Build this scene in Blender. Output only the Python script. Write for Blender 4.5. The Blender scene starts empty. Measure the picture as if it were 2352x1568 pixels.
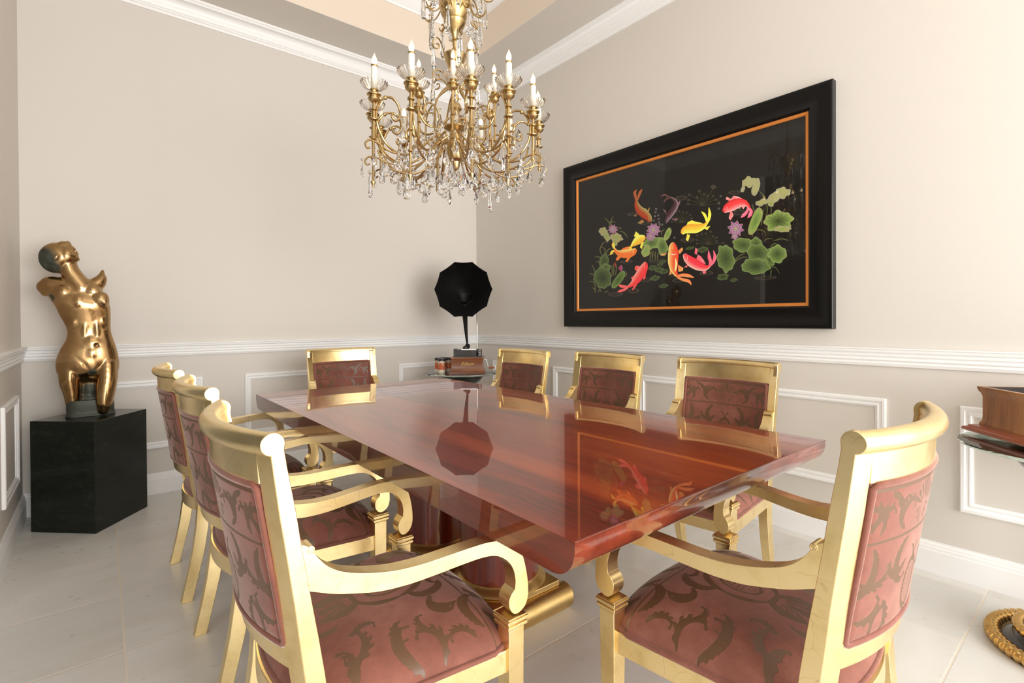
import bpy, bmesh, math, random
import numpy as np
from mathutils import Vector, Matrix
PI = math.pi
random.seed(7)
SC = bpy.context.scene
COL = SC.collection

# ------------------------------------------------------------------ helpers
def link(o, parent=None):
    COL.objects.link(o)
    if parent is not None:
        o.parent = parent
    return o

def mesh_obj(name, verts, faces, mat, parent=None, sharp=40, mats=None, fm=None, smooth=True):
    me = bpy.data.meshes.new(name)
    me.from_pydata([tuple(map(float, v)) for v in verts], [], [tuple(f) for f in faces])
    for m in (mats or [mat]):
        me.materials.append(m)
    if fm is not None:
        me.polygons.foreach_set('material_index', fm)
    me.update()
    bm = bmesh.new(); bm.from_mesh(me)
    bmesh.ops.recalc_face_normals(bm, faces=bm.faces)
    bm.to_mesh(me); bm.free()
    if smooth:
        me.polygons.foreach_set('use_smooth', [True] * len(me.polygons))
        if sharp is not None:
            me.set_sharp_from_angle(angle=math.radians(sharp))
    me.update()
    return link(bpy.data.objects.new(name, me), parent)

class MB:
    """collects shapes that end up as ONE mesh"""
    def __init__(s):
        s.v = []; s.f = []; s.m = []
    def add(s, V, Fc, mi=0):
        k = len(s.v)
        s.v += [tuple(p) for p in V]
        s.f += [tuple(i + k for i in f) for f in Fc]
        s.m += [mi] * len(Fc)
        return s
    def box(s, x0, x1, y0, y1, z0, z1, mi=0):
        V = [(x, y, z) for z in (z0, z1) for y in (y0, y1) for x in (x0, x1)]
        return s.add(V, [(0, 2, 3, 1), (4, 5, 7, 6), (0, 1, 5, 4), (2, 6, 7, 3), (0, 4, 6, 2), (1, 3, 7, 5)], mi)
    def lathe(s, prof, n=32, c=(0, 0, 0), mi=0, M=None, wob=None):
        V = []; Fc = []
        for (r, z) in prof:
            for i in range(n):
                a = 2 * PI * i / n
                rr = r if wob is None else r * wob(a, z)
                p = Vector((rr * math.cos(a), rr * math.sin(a), z))
                if M is not None: p = M @ p
                V.append(p + Vector(c))
        for j in range(len(prof) - 1):
            for i in range(n):
                a, b = j * n + i, j * n + (i + 1) % n
                Fc.append((a, b, b + n, a + n))
        if prof[0][0] > 1e-6: Fc.append(tuple(range(n - 1, -1, -1)))
        if prof[-1][0] > 1e-6: Fc.append(tuple(range((len(prof) - 1) * n, len(prof) * n)))
        return s.add(V, Fc, mi)
    def tube(s, pts, r, n=8, mi=0, closed=False):
        P = [Vector(p) for p in pts]; N = len(P)
        rr = r if isinstance(r, (list, tuple)) else [r] * N
        V = []; Fc = []; up = None
        for i in range(N):
            a = P[(i - 1) % N] if (closed or i > 0) else P[i]
            b = P[(i + 1) % N] if (closed or i < N - 1) else P[i]
            t = (b - a)
            t = t.normalized() if t.length > 1e-9 else Vector((0, 0, 1))
            if up is None:
                up = Vector((0, 0, 1)) if abs(t.z) < .9 else Vector((1, 0, 0))
            up = up - t * up.dot(t)
            if up.length < 1e-6: up = t.orthogonal()
            up.normalize(); sd = t.cross(up)
            for k in range(n):
                an = 2 * PI * k / n
                V.append(P[i] + up * math.cos(an) * rr[i] + sd * math.sin(an) * rr[i])
        for i in range(N if closed else N - 1):
            for k in range(n):
                a, b = i * n + k, i * n + (k + 1) % n
                c, d = ((i + 1) % N) * n + (k + 1) % n, ((i + 1) % N) * n + k
                Fc.append((a, b, c, d))
        if not closed:
            Fc.append(tuple(range(n - 1, -1, -1))); Fc.append(tuple(range((N - 1) * n, N * n)))
        return s.add(V, Fc, mi)
    def ball(s, c, r, n=12, mi=0, sc=(1, 1, 1), M=None):
        V = []; Fc = []; m = max(4, n // 2)
        for j in range(1, m):
            t = PI * j / m
            for i in range(n):
                a = 2 * PI * i / n
                p = Vector((math.sin(t) * math.cos(a) * r * sc[0], math.sin(t) * math.sin(a) * r * sc[1], math.cos(t) * r * sc[2]))
                if M is not None: p = M @ p
                V.append(p + Vector(c))
        for e in (1, -1):
            p = Vector((0, 0, e * r * sc[2]))
            if M is not None: p = M @ p
            V.append(p + Vector(c))
        for j in range(m - 2):
            for i in range(n):
                a, b = j * n + i, j * n + (i + 1) % n
                Fc.append((a, a + n, b + n, b))
        T, B = (m - 1) * n, (m - 1) * n + 1
        for i in range(n):
            Fc.append((T, i, (i + 1) % n)); Fc.append((B, (m - 2) * n + (i + 1) % n, (m - 2) * n + i))
        return s.add(V, Fc, mi)
    def prism(s, poly, fa, fb, mi=0):
        """closed 2D polygon poly; fa(p), fb(p) give the two 3D copies"""
        n = len(poly)
        V = [fa(p) for p in poly] + [fb(p) for p in poly]
        Fc = [tuple(range(n)), tuple(range(2 * n - 1, n - 1, -1))]
        for i in range(n):
            j = (i + 1) % n
            Fc.append((i, i + n, j + n, j))
        return s.add(V, Fc, mi)
    def sweep(s, prof, path, closed=False, mi=0):
        """prof: (out, up) points; path: list of (pos, out_vec) with up = +z or given third"""
        n = len(prof); V = []; Fc = []
        for q in path:
            pos, out = Vector(q[0]), Vector(q[1])
            up = Vector(q[2]) if len(q) > 2 else Vector((0, 0, 1))
            for (a, b) in prof: V.append(pos + out * a + up * b)
        L = len(path)
        for i in range(L if closed else L - 1):
            for k in range(n):
                a, b = i * n + k, i * n + (k + 1) % n
                c, d = ((i + 1) % L) * n + (k + 1) % n, ((i + 1) % L) * n + k
                Fc.append((a, b, c, d))
        if not closed:
            Fc.append(tuple(range(n - 1, -1, -1))); Fc.append(tuple(range((L - 1) * n, L * n)))
        return s.add(V, Fc, mi)
    def build(s, name, mat, parent=None, sharp=40, mats=None, smooth=True):
        return mesh_obj(name, s.v, s.f, mat, parent, sharp, mats, s.m if mats else None, smooth)

def empty(name, loc, rz=0):
    o = bpy.data.objects.new(name, None); o.location = loc; o.rotation_euler = (0, 0, rz)
    o.empty_display_size = .1
    return link(o)
def tag(o, label=None, cat=None, group=None, kind=None):
    if label: o['label'] = label
    if cat: o['category'] = cat
    if group: o['group'] = group
    if kind: o['kind'] = kind
    return o
def bevel(o, w=.003, seg=2, ang=35):
    m = o.modifiers.new('bevel', 'BEVEL'); m.width = w; m.segments = seg
    m.limit_method = 'ANGLE'; m.angle_limit = math.radians(ang); m.harden_normals = True
    return o
def kids(o): return [c for c in bpy.data.objects if c.parent is o]
def copy_tree(o, parent=None):
    c = o.copy(); COL.objects.link(c)
    if parent is not None: c.parent = parent
    for ch in kids(o): copy_tree(ch, c)
    return c
def smooth_curve(P, n=6, closed=False):
    """Catmull-Rom through points"""
    P = [np.array(p, float) for p in P]; N = len(P); out = []
    rng = range(N if closed else N - 1)
    for i in rng:
        p0 = P[(i - 1) % N] if (closed or i > 0) else P[i]
        p1 = P[i]; p2 = P[(i + 1) % N]
        p3 = P[(i + 2) % N] if (closed or i < N - 2) else P[(i + 1) % N]
        for k in range(n):
            t = k / n
            out.append(.5 * ((2 * p1) + (-p0 + p2) * t + (2 * p0 - 5 * p1 + 4 * p2 - p3) * t * t + (-p0 + 3 * p1 - 3 * p2 + p3) * t ** 3))
    if not closed: out.append(P[-1])
    return [tuple(p) for p in out]

# ------------------------------------------------------------------ materials
def newmat(name):
    m = bpy.data.materials.new(name); m.use_nodes = True
    nt = m.node_tree; b = nt.nodes['Principled BSDF']
    return m, nt, b
def N(nt, t, **kw):
    n = nt.nodes.new(t)
    for k, v in kw.items():
        if k.startswith('i_'): n.inputs[k[2:].replace('_', ' ')].default_value = v
        else: setattr(n, k, v)
    return n
def rgb(*c): return (c[0], c[1], c[2], 1)
def simple(name, col, rough=.5, metal=0, **kw):
    m, nt, b = newmat(name)
    b.inputs['Base Color'].default_value = rgb(*col)
    b.inputs['Roughness'].default_value = rough; b.inputs['Metallic'].default_value = metal
    for k, v in kw.items(): b.inputs[k.replace('_', ' ')].default_value = v
    # faint procedural variation in the roughness
    tc = N(nt, 'ShaderNodeTexCoord'); no = N(nt, 'ShaderNodeTexNoise', i_Scale=30.)
    mr = N(nt, 'ShaderNodeMapRange'); mr.inputs['To Min'].default_value = rough * .9; mr.inputs['To Max'].default_value = min(1, rough * 1.12)
    nt.links.new(tc.outputs['Object'], no.inputs['Vector']); nt.links.new(no.outputs['Fac'], mr.inputs['Value'])
    nt.links.new(mr.outputs['Result'], b.inputs['Roughness'])
    return m
def ramp(nt, stops):
    r = N(nt, 'ShaderNodeValToRGB'); e = r.color_ramp.elements
    while len(e) > 1: e.remove(e[-1])
    e[0].position = stops[0][0]; e[0].color = rgb(*stops[0][1])
    for p, c in stops[1:]:
        x = e.new(p); x.color = rgb(*c)
    return r

def wall_mat(name, col):
    m, nt, b = newmat(name)
    tc = N(nt, 'ShaderNodeTexCoord'); no = N(nt, 'ShaderNodeTexNoise', i_Scale=140., i_Detail=3.)
    bp = N(nt, 'ShaderNodeBump', i_Strength=.05, i_Distance=.002)
    nt.links.new(tc.outputs['Object'], no.inputs['Vector']); nt.links.new(no.outputs['Fac'], bp.inputs['Height'])
    nt.links.new(bp.outputs['Normal'], b.inputs['Normal'])
    b.inputs['Base Color'].default_value = rgb(*col); b.inputs['Roughness'].default_value = .55
    return m
M_wall = wall_mat('wall_paint', (.70, .655, .60))
M_soffit = wall_mat('soffit_paint', (.70, .655, .60))
M_riser = wall_mat('riser_glow_tint', (.80, .69, .57))  # peach tint carries the chandelier's warm glow on the riser, put into its colour
M_ceil = wall_mat('ceiling_paint', (.80, .78, .75))
M_trim = simple('white_trim_paint', (.93, .93, .925), .35)
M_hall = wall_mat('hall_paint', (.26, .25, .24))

def floor_mat():
    m, nt, b = newmat('floor_tile'); L = nt.links.new
    tc = N(nt, 'ShaderNodeTexCoord'); sp = N(nt, 'ShaderNodeSeparateXYZ'); L(tc.outputs['Object'], sp.inputs[0])
    T = .4425
    def dist(sock, off):
        a = N(nt, 'ShaderNodeMath', operation='SUBTRACT'); a.inputs[1].default_value = off; L(sock, a.inputs[0])
        d = N(nt, 'ShaderNodeMath', operation='DIVIDE'); d.inputs[1].default_value = T; L(a.outputs[0], d.inputs[0])
        f = N(nt, 'ShaderNodeMath', operation='FRACT'); L(d.outputs[0], f.inputs[0])
        g = N(nt, 'ShaderNodeMath', operation='SUBTRACT'); g.inputs[1].default_value = .5; L(f.outputs[0], g.inputs[0])
        h = N(nt, 'ShaderNodeMath', operation='ABSOLUTE'); L(g.outputs[0], h.inputs[0])
        fl = N(nt, 'ShaderNodeMath', operation='FLOOR'); L(d.outputs[0], fl.inputs[0])
        return h.outputs[0], fl.outputs[0]
    dx, ix = dist(sp.outputs[0], -2.739); dy, iy = dist(sp.outputs[1], -.500)
    mx = N(nt, 'ShaderNodeMath', operation='MAXIMUM'); L(dx, mx.inputs[0]); L(dy, mx.inputs[1])
    gr = N(nt, 'ShaderNodeMapRange'); gr.inputs['From Min'].default_value = .4905; gr.inputs['From Max'].default_value = .4935
    L(mx.outputs[0], gr.inputs['Value'])
    cb = N(nt, 'ShaderNodeCombineXYZ'); L(ix, cb.inputs[0]); L(iy, cb.inputs[1])
    wn = N(nt, 'ShaderNodeTexWhiteNoise', noise_dimensions='3D'); L(cb.outputs[0], wn.inputs['Vector'])
    va = N(nt, 'ShaderNodeVectorMath', operation='ADD'); 
    vs = N(nt, 'ShaderNodeVectorMath', operation='SCALE'); vs.inputs['Scale'].default_value = 7; L(wn.outputs['Color'], vs.inputs[0])
    mp = N(nt, 'ShaderNodeMapping'); mp.inputs['Scale'].default_value = (1., 3.2, 1.); L(tc.outputs['Object'], mp.inputs['Vector'])
    L(mp.outputs[0], va.inputs[0]); L(vs.outputs[0], va.inputs[1])
    no = N(nt, 'ShaderNodeTexNoise', i_Scale=2.2, i_Detail=5., i_Roughness=.5); L(va.outputs[0], no.inputs['Vector'])
    cr = ramp(nt, [(.3, (.69, .665, .61)), (.5, (.74, .72, .68)), (.72, (.78, .77, .74))]); L(no.outputs['Fac'], cr.inputs[0])
    tint = N(nt, 'ShaderNodeHueSaturation'); mr = N(nt, 'ShaderNodeMapRange'); mr.inputs['To Min'].default_value = .94; mr.inputs['To Max'].default_value = 1.04
    L(wn.outputs['Value'], mr.inputs['Value']); L(mr.outputs[0], tint.inputs['Value']); L(cr.outputs[0], tint.inputs['Color'])
    mix = N(nt, 'ShaderNodeMix', data_type='RGBA'); L(gr.outputs[0], mix.inputs['Factor'])
    L(tint.outputs[0], mix.inputs['A']); mix.inputs['B'].default_value = rgb(.80, .72, .62)
    L(mix.outputs['Result'], b.inputs['Base Color'])
    n2 = N(nt, 'ShaderNodeTexNoise', i_Scale=14., i_Detail=5.); L(tc.outputs['Object'], n2.inputs['Vector'])
    rr = N(nt, 'ShaderNodeMapRange'); rr.inputs['To Min'].default_value = .2; rr.inputs['To Max'].default_value = .42
    L(n2.outputs['Fac'], rr.inputs['Value']); L(rr.outputs[0], b.inputs['Roughness'])
    inv = N(nt, 'ShaderNodeMath', operation='SUBTRACT'); inv.inputs[0].default_value = 1; L(gr.outputs[0], inv.inputs[1])
    bp = N(nt, 'ShaderNodeBump', i_Strength=.35, i_Distance=.002); L(inv.outputs[0], bp.inputs['Height']); L(bp.outputs[0], b.inputs['Normal'])
    return m
M_floor = floor_mat()

def gold_mat(name, base, rough=.34, scratch=.5, leaf=True):
    m, nt, b = newmat(name); L = nt.links.new
    tc = N(nt, 'ShaderNodeTexCoord')
    no = N(nt, 'ShaderNodeTexNoise', i_Scale=9., i_Detail=6., i_Roughness=.65); L(tc.outputs['Object'], no.inputs['Vector'])
    c = base
    cr = ramp(nt, [(.25, (c[0] * .80, c[1] * .74, c[2] * .60)), (.5, c), (.8, (min(1, c[0] * 1.05), min(1, c[1] * 1.08), min(1, c[2] * 1.25)))])
    L(no.outputs['Fac'], cr.inputs[0])
    # leaf cracks: thin dark seams
    vo = N(nt, 'ShaderNodeTexVoronoi', feature='DISTANCE_TO_EDGE', i_Scale=11.)
    n3 = N(nt, 'ShaderNodeTexNoise', i_Scale=5., i_Detail=4.); L(tc.outputs['Object'], n3.inputs['Vector'])
    mxv = N(nt, 'ShaderNodeMix', data_type='VECTOR'); mxv.inputs['Factor'].default_value = .22
    L(tc.outputs['Object'], mxv.inputs['A']); L(n3.outputs['Color'], mxv.inputs['B']); L(mxv.outputs['Result'], vo.inputs['Vector'])
    lt = N(nt, 'ShaderNodeMapRange'); lt.inputs['From Min'].default_value = .0; lt.inputs['From Max'].default_value = .012
    lt.inputs['To Min'].default_value = scratch; lt.inputs['To Max'].default_value = 0
    L(vo.outputs['Distance'], lt.inputs['Value'])
    gate = N(nt, 'ShaderNodeMapRange'); gate.inputs['From Min'].default_value = .52; gate.inputs['From Max'].default_value = .6
    n4 = N(nt, 'ShaderNodeTexNoise', i_Scale=6.5, i_Detail=2.); L(tc.outputs['Object'], n4.inputs['Vector']); L(n4.outputs['Fac'], gate.inputs['Value'])
    mu = N(nt, 'ShaderNodeMath', operation='MULTIPLY'); L(lt.outputs[0], mu.inputs[0]); L(gate.outputs[0], mu.inputs[1])
    mix = N(nt, 'ShaderNodeMix', data_type='RGBA'); L(mu.outputs[0], mix.inputs['Factor']); L(cr.outputs[0], mix.inputs['A'])
    mix.inputs['B'].default_value = rgb(c[0] * .45, c[1] * .33, c[2] * .2)
    L(mix.outputs['Result'], b.inputs['Base Color'])
    b.inputs['Metallic'].default_value = 1
    rr = N(nt, 'ShaderNodeMapRange'); rr.inputs['To Min'].default_value = rough * .75; rr.inputs['To Max'].default_value = rough * 1.3
    n5 = N(nt, 'ShaderNodeTexNoise', i_Scale=22., i_Detail=5.); L(tc.outputs['Object'], n5.inputs['Vector']); L(n5.outputs['Fac'], rr.inputs['Value'])
    L(rr.outputs[0], b.inputs['Roughness'])
    bp = N(nt, 'ShaderNodeBump', i_Strength=.10, i_Distance=.004); L(n5.outputs['Fac'], bp.inputs['Height']); L(bp.outputs[0], b.inputs['Normal'])
    return m
M_gold = gold_mat('gold_leaf', (.95, .755, .39), .30, .3)
M_gold2 = gold_mat('gold_leaf_plinth', (.72, .52, .22), .33)
M_brass = gold_mat('chandelier_brass', (.58, .42, .20), .27, .15)
M_gilt = gold_mat('carved_gilt', (.72, .45, .16), .3, .3)

def wood_mat(name, dark, mid, light, axis='Y', scale=1., rough=.18, coat=1., coat_rough=.015, wave=True):
    m, nt, b = newmat(name); L = nt.links.new
    tc = N(nt, 'ShaderNodeTexCoord'); mp = N(nt, 'ShaderNodeMapping')
    sc = {'Y': (7 * scale, .55 * scale, 7 * scale), 'X': (.55 * scale, 7 * scale, 7 * scale), 'Z': (7 * scale, 7 * scale, .55 * scale)}[axis]
    mp.inputs['Scale'].default_value = sc; L(tc.outputs['Object'], mp.inputs['Vector'])
    no = N(nt, 'ShaderNodeTexNoise', i_Scale=1.0, i_Detail=9., i_Roughness=.6, i_Distortion=.5); L(mp.outputs[0], no.inputs['Vector'])
    mp2 = N(nt, 'ShaderNodeMapping'); mp2.inputs['Scale'].default_value = tuple(v * 9 for v in sc); L(tc.outputs['Object'], mp2.inputs['Vector'])
    n2 = N(nt, 'ShaderNodeTexNoise', i_Scale=1.6, i_Detail=4.); L(mp2.outputs[0], n2.inputs['Vector'])
    ad = N(nt, 'ShaderNodeMath', operation='MULTIPLY_ADD'); ad.inputs[1].default_value = .28; L(n2.outputs['Fac'], ad.inputs[0]); L(no.outputs['Fac'], ad.inputs[2])
    cr = ramp(nt, [(.44, dark), (.60, mid), (.80, light)]); L(ad.outputs[0], cr.inputs[0])
    L(cr.outputs[0], b.inputs['Base Color'])
    b.inputs['Roughness'].default_value = rough
    b.inputs['Coat Weight'].default_value = coat; b.inputs['Coat Roughness'].default_value = coat_rough
    return m
M_mahog = wood_mat('mahogany_gloss', (.10, .007, .001), (.245, .022, .003), (.40, .056, .008), 'Y', 1., .3)
M_mahog_edge = wood_mat('mahogany_edge', (.06, .005, .002), (.13, .013, .004), (.24, .036, .012), 'Y', 1.3, .3)
M_column = wood_mat('mahogany_column', (.05, .004, .002), (.14, .012, .004), (.24, .028, .01), 'Z', 1., .3)
M_oak = wood_mat('phonograph_oak', (.10, .025, .008), (.20, .06, .02), (.30, .11, .04), 'X', 2., .35, .5, .1)
M_walnut = wood_mat('walnut_box', (.17, .052, .012), (.33, .125, .030), (.46, .20, .055), 'Z', 1.2, .4, .25, .08)
M_cherry = wood_mat('cherry_moulding', (.22, .045, .014), (.34, .075, .025), (.46, .13, .05), 'X', 1.5, .3, .6, .08)
M_black = simple('black_lacquer', (.008, .008, .008), .3, 0, Coat_Weight=.5)
M_blackmetal = simple('black_horn_metal', (.0025, .0025, .0025), .55, 0, Specular_IOR_Level=.25)
M_steel = simple('nickel_rod', (.75, .75, .74), .25, 1)
M_inner = simple('black_interior', (.02, .007, .004), .6)

def stone_mat():
    m, nt, b = newmat('black_green_stone'); L = nt.links.new
    tc = N(nt, 'ShaderNodeTexCoord'); mp = N(nt, 'ShaderNodeMapping'); mp.inputs['Scale'].default_value = (3, 3, 9)
    L(tc.outputs['Object'], mp.inputs['Vector'])
    no = N(nt, 'ShaderNodeTexNoise', i_Scale=2.5, i_Detail=10., i_Roughness=.7); L(mp.outputs[0], no.inputs['Vector'])
    cr = ramp(nt, [(.35, (.006, .008, .006)), (.6, (.014, .018, .013)), (.8, (.028, .03, .022))]); L(no.outputs['Fac'], cr.inputs[0])
    L(cr.outputs[0], b.inputs['Base Color']); b.inputs['Roughness'].default_value = .16; b.inputs['Specular IOR Level'].default_value = .3
    return m
M_stone = stone_mat()

def bronze_mat():
    m, nt, b = newmat('polished_bronze'); L = nt.links.new
    tc = N(nt, 'ShaderNodeTexCoord'); no = N(nt, 'ShaderNodeTexNoise', i_Scale=5., i_Detail=5.); L(tc.outputs['Object'], no.inputs['Vector'])
    cr = ramp(nt, [(.3, (.32, .19, .085)), (.55, (.44, .28, .13)), (.8, (.58, .40, .21))]); L(no.outputs['Fac'], cr.inputs[0])
    # dark green patina where the vertex attribute says so
    at = N(nt, 'ShaderNodeAttribute', attribute_name='patina')
    n2 = N(nt, 'ShaderNodeTexNoise', i_Scale=26., i_Detail=6.); L(tc.outputs['Object'], n2.inputs['Vector'])
    c2 = ramp(nt, [(.3, (.03, .035, .028)), (.7, (.11, .12, .09))]); L(n2.outputs['Fac'], c2.inputs[0])
    mix = N(nt, 'ShaderNodeMix', data_type='RGBA'); L(at.outputs['Fac'], mix.inputs['Factor']); L(cr.outputs[0], mix.inputs['A']); L(c2.outputs[0], mix.inputs['B'])
    L(mix.outputs['Result'], b.inputs['Base Color'])
    mt = N(nt, 'ShaderNodeMapRange'); mt.inputs['To Min'].default_value = 1; mt.inputs['To Max'].default_value = .55; L(at.outputs['Fac'], mt.inputs['Value']); L(mt.outputs[0], b.inputs['Metallic'])
    rg = N(nt, 'ShaderNodeMapRange'); rg.inputs['To Min'].default_value = .17; rg.inputs['To Max'].default_value = .5; L(at.outputs['Fac'], rg.inputs['Value']); L(rg.outputs[0], b.inputs['Roughness'])
    return m
M_bronze = bronze_mat()
M_rock = simple('statue_base_patina', (.07, .075, .06), .5, .5)

def velvet_mat(name='damask_velvet', pattern=True):
    m, nt, b = newmat(name); L = nt.links.new
    tc = N(nt, 'ShaderNodeTexCoord'); no = N(nt, 'ShaderNodeTexNoise', i_Scale=7., i_Detail=6., i_Roughness=.7); L(tc.outputs['Object'], no.inputs['Vector'])
    cr = ramp(nt, [(.3, (.15, .046, .028)), (.55, (.235, .080, .053)), (.8, (.34, .140, .10))]); L(no.outputs['Fac'], cr.inputs[0])
    b.inputs['Roughness'].default_value = .75
    b.inputs['Sheen Roughness'].default_value = .35
    b.inputs['Sheen Tint'].default_value = rgb(1., .86, .80)
    if pattern:
        at = N(nt, 'ShaderNodeAttribute', attribute_name='sdf')
        n2 = N(nt, 'ShaderNodeTexNoise', i_Scale=90., i_Detail=3.); L(tc.outputs['Object'], n2.inputs['Vector'])
        ad = N(nt, 'ShaderNodeMath', operation='MULTIPLY_ADD'); ad.inputs[1].default_value = .0022; L(n2.outputs['Fac'], ad.inputs[0]); L(at.outputs['Fac'], ad.inputs[2])
        mr = N(nt, 'ShaderNodeMapRange'); mr.inputs['From Min'].default_value = .0007; mr.inputs['From Max'].default_value = .0015
        mr.inputs['To Min'].default_value = 1; mr.inputs['To Max'].default_value = 0; L(ad.outputs[0], mr.inputs['Value'])
        mix = N(nt, 'ShaderNodeMix', data_type='RGBA'); L(mr.outputs[0], mix.inputs['Factor']); L(cr.outputs[0], mix.inputs['A'])
        mix.inputs['B'].default_value = rgb(.125, .062, .030)
        L(mix.outputs['Result'], b.inputs['Base Color'])
        sw = N(nt, 'ShaderNodeMapRange'); sw.inputs['To Min'].default_value = .6; sw.inputs['To Max'].default_value = .12; L(mr.outputs[0], sw.inputs['Value'])
        L(sw.outputs[0], b.inputs['Sheen Weight'])
        rw = N(nt, 'ShaderNodeMapRange'); rw.inputs['To Min'].default_value = .8; rw.inputs['To Max'].default_value = .42; L(mr.outputs[0], rw.inputs['Value'])
        L(rw.outputs[0], b.inputs['Roughness'])
        bp = N(nt, 'ShaderNodeBump', i_Strength=.4, i_Distance=.0012, invert=True); L(mr.outputs[0], bp.inputs['Height']); L(bp.outputs[0], b.inputs['Normal'])
    else:
        L(cr.outputs[0], b.inputs['Base Color']); b.inputs['Sheen Weight'].default_value = .8
    return m
M_velvet = velvet_mat()
M_welt = velvet_mat('velvet_piping', False)

def glass_mat(name, col=(1, 1, 1), ior=1.5, rough=0):
    m, nt, b = newmat(name)
    b.inputs['Base Color'].default_value = rgb(*col); b.inputs['Transmission Weight'].default_value = 1
    b.inputs['IOR'].default_value = ior; b.inputs['Roughness'].default_value = rough
    return m
M_crystal = glass_mat('crystal', (.98, .98, .98), 1.52)
M_cup = glass_mat('cut_glass_dish', (1, .965, .94), 1.48, .02)
M_tableglass = glass_mat('green_plate_glass', (.66, .80, .74), 1.5)
def pane_mat():
    m = bpy.data.materials.new('picture_glass'); m.use_nodes = True; nt = m.node_tree; nt.nodes.clear(); L = nt.links.new
    o = N(nt, 'ShaderNodeOutputMaterial'); t = N(nt, 'ShaderNodeBsdfTransparent'); g = N(nt, 'ShaderNodeBsdfGlossy', i_Roughness=0.)
    f = N(nt, 'ShaderNodeFresnel', i_IOR=1.5); mx = N(nt, 'ShaderNodeMixShader')
    L(f.outputs[0], mx.inputs[0]); L(t.outputs[0], mx.inputs[1]); L(g.outputs[0], mx.inputs[2]); L(mx.outputs[0], o.inputs[0])
    return m
M_pane = pane_mat()
M_frame = simple('black_frame', (.003, .003, .003), .30, 0, Specular_IOR_Level=.3)
M_fillet = simple('orange_gilt_fillet', (.72, .25, .05), .35, .3)
M_cloth = simple('dark_silk', (.016, .0135, .010), .6)
M_candle = simple('candle_sleeve', (.83, .82, .72), .4)
def emis(name, col, s):
    m, nt, b = newmat(name); b.inputs['Base Color'].default_value = rgb(*col)
    b.inputs['Emission Color'].default_value = rgb(*col); b.inputs['Emission Strength'].default_value = s
    return m
def bulb_mat():
    m, nt, b = newmat('lit_bulb'); L = nt.links.new
    tc = N(nt, 'ShaderNodeTexCoord'); sp = N(nt, 'ShaderNodeSeparateXYZ'); L(tc.outputs['Object'], sp.inputs[0])
    mr = N(nt, 'ShaderNodeMapRange'); mr.inputs['From Max'].default_value = .05; L(sp.outputs[2], mr.inputs['Value'])
    c = ramp(nt, [(0, (1., .50, .16)), (.2, (1., .84, .56)), (.5, (1., .62, .24)), (.95, (1., .34, .05))]); L(mr.outputs[0], c.inputs[0])
    st = ramp(nt, [(0, (.25, .25, .25)), (.3, (1, 1, 1)), (.6, (.5, .5, .5)), (1, (.09, .09, .09))]); L(mr.outputs[0], st.inputs[0])
    mu = N(nt, 'ShaderNodeMath', operation='MULTIPLY'); mu.inputs[1].default_value = 8.; L(st.outputs[0], mu.inputs[0])
    L(c.outputs[0], b.inputs['Emission Color']); L(mu.outputs[0], b.inputs['Emission Strength']); b.inputs['Base Color'].default_value = rgb(.9, .8, .6)
    return m
M_flame = bulb_mat()

def vcol_mat():
    m, nt, b = newmat('silk_embroidery'); L = nt.links.new
    at = N(nt, 'ShaderNodeAttribute', attribute_name='tint'); L(at.outputs['Color'], b.inputs['Base Color'])
    b.inputs['Roughness'].default_value = .45; b.inputs['Sheen Weight'].default_value = .2
    tc = N(nt, 'ShaderNodeTexCoord'); w = N(nt, 'ShaderNodeTexNoise', i_Scale=300.); L(tc.outputs['Object'], w.inputs['Vector'])
    bp = N(nt, 'ShaderNodeBump', i_Strength=.3, i_Distance=.001); L(w.outputs['Fac'], bp.inputs['Height']); L(bp.outputs[0], b.inputs['Normal'])
    return m
M_silk = vcol_mat()

# ------------------------------------------------------------------ room
XL = -3.145      # left wall
ZC = 3.22        # soffit
def struct(o): o['kind'] = 'structure'; return o
YB = -6.9
m = MB(); m.box(-7.5, .12, YB, .12, -.1, 0); struct(m.build('floor', M_floor, smooth=False))
m = MB(); m.box(XL - .12, .12, 0, .12, 0, 4.2); struct(m.build('wall_back', M_wall, smooth=False))
m = MB(); m.box(0, .12, YB, 0, 0, 4.2); struct(m.build('wall_right', M_wall, smooth=False))
m = MB(); m.box(XL - .12, XL, -1.27, 0, 0, 4.2); m.box(XL - .12, XL, -6.2, -1.27, 2.75, 4.2); m.box(XL - .12, XL, YB, -6.2, 0, 4.2)
struct(m.build('wall_left', M_wall, smooth=False))
# hall seen through the opening (only in reflections)
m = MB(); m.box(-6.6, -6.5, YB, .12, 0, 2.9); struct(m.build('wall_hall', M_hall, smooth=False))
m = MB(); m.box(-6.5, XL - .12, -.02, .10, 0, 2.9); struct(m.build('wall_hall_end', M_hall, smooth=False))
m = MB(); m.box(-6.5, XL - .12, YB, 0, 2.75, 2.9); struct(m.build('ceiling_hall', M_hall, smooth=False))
# tray ceiling
E0 = .433; ZT = 3.595
m = MB()
m.box(XL, 0, -E0, 0, ZC, ZC + .004); m.box(-E0, 0, YB, -E0, ZC, ZC + .004); m.box(XL, XL + E0, YB, -E0, ZC, ZC + .004)
struct(m.build('ceiling_soffit', M_soffit, smooth=False))
m = MB()
m.box(XL + E0 - .02, -E0 + .02, -E0, -E0 + .02, ZC + .004, ZT); m.box(-E0, -E0 + .02, YB, -E0, ZC + .004, ZT); m.box(XL + E0 - .02, XL + E0, YB, -E0, ZC + .004, ZT)
struct(m.build('ceiling_riser', M_riser, smooth=False))
m = MB(); m.box(XL + E0, -E0, YB, -E0, ZT, ZT + .05); struct(m.build('ceiling', M_ceil, smooth=False))

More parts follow.
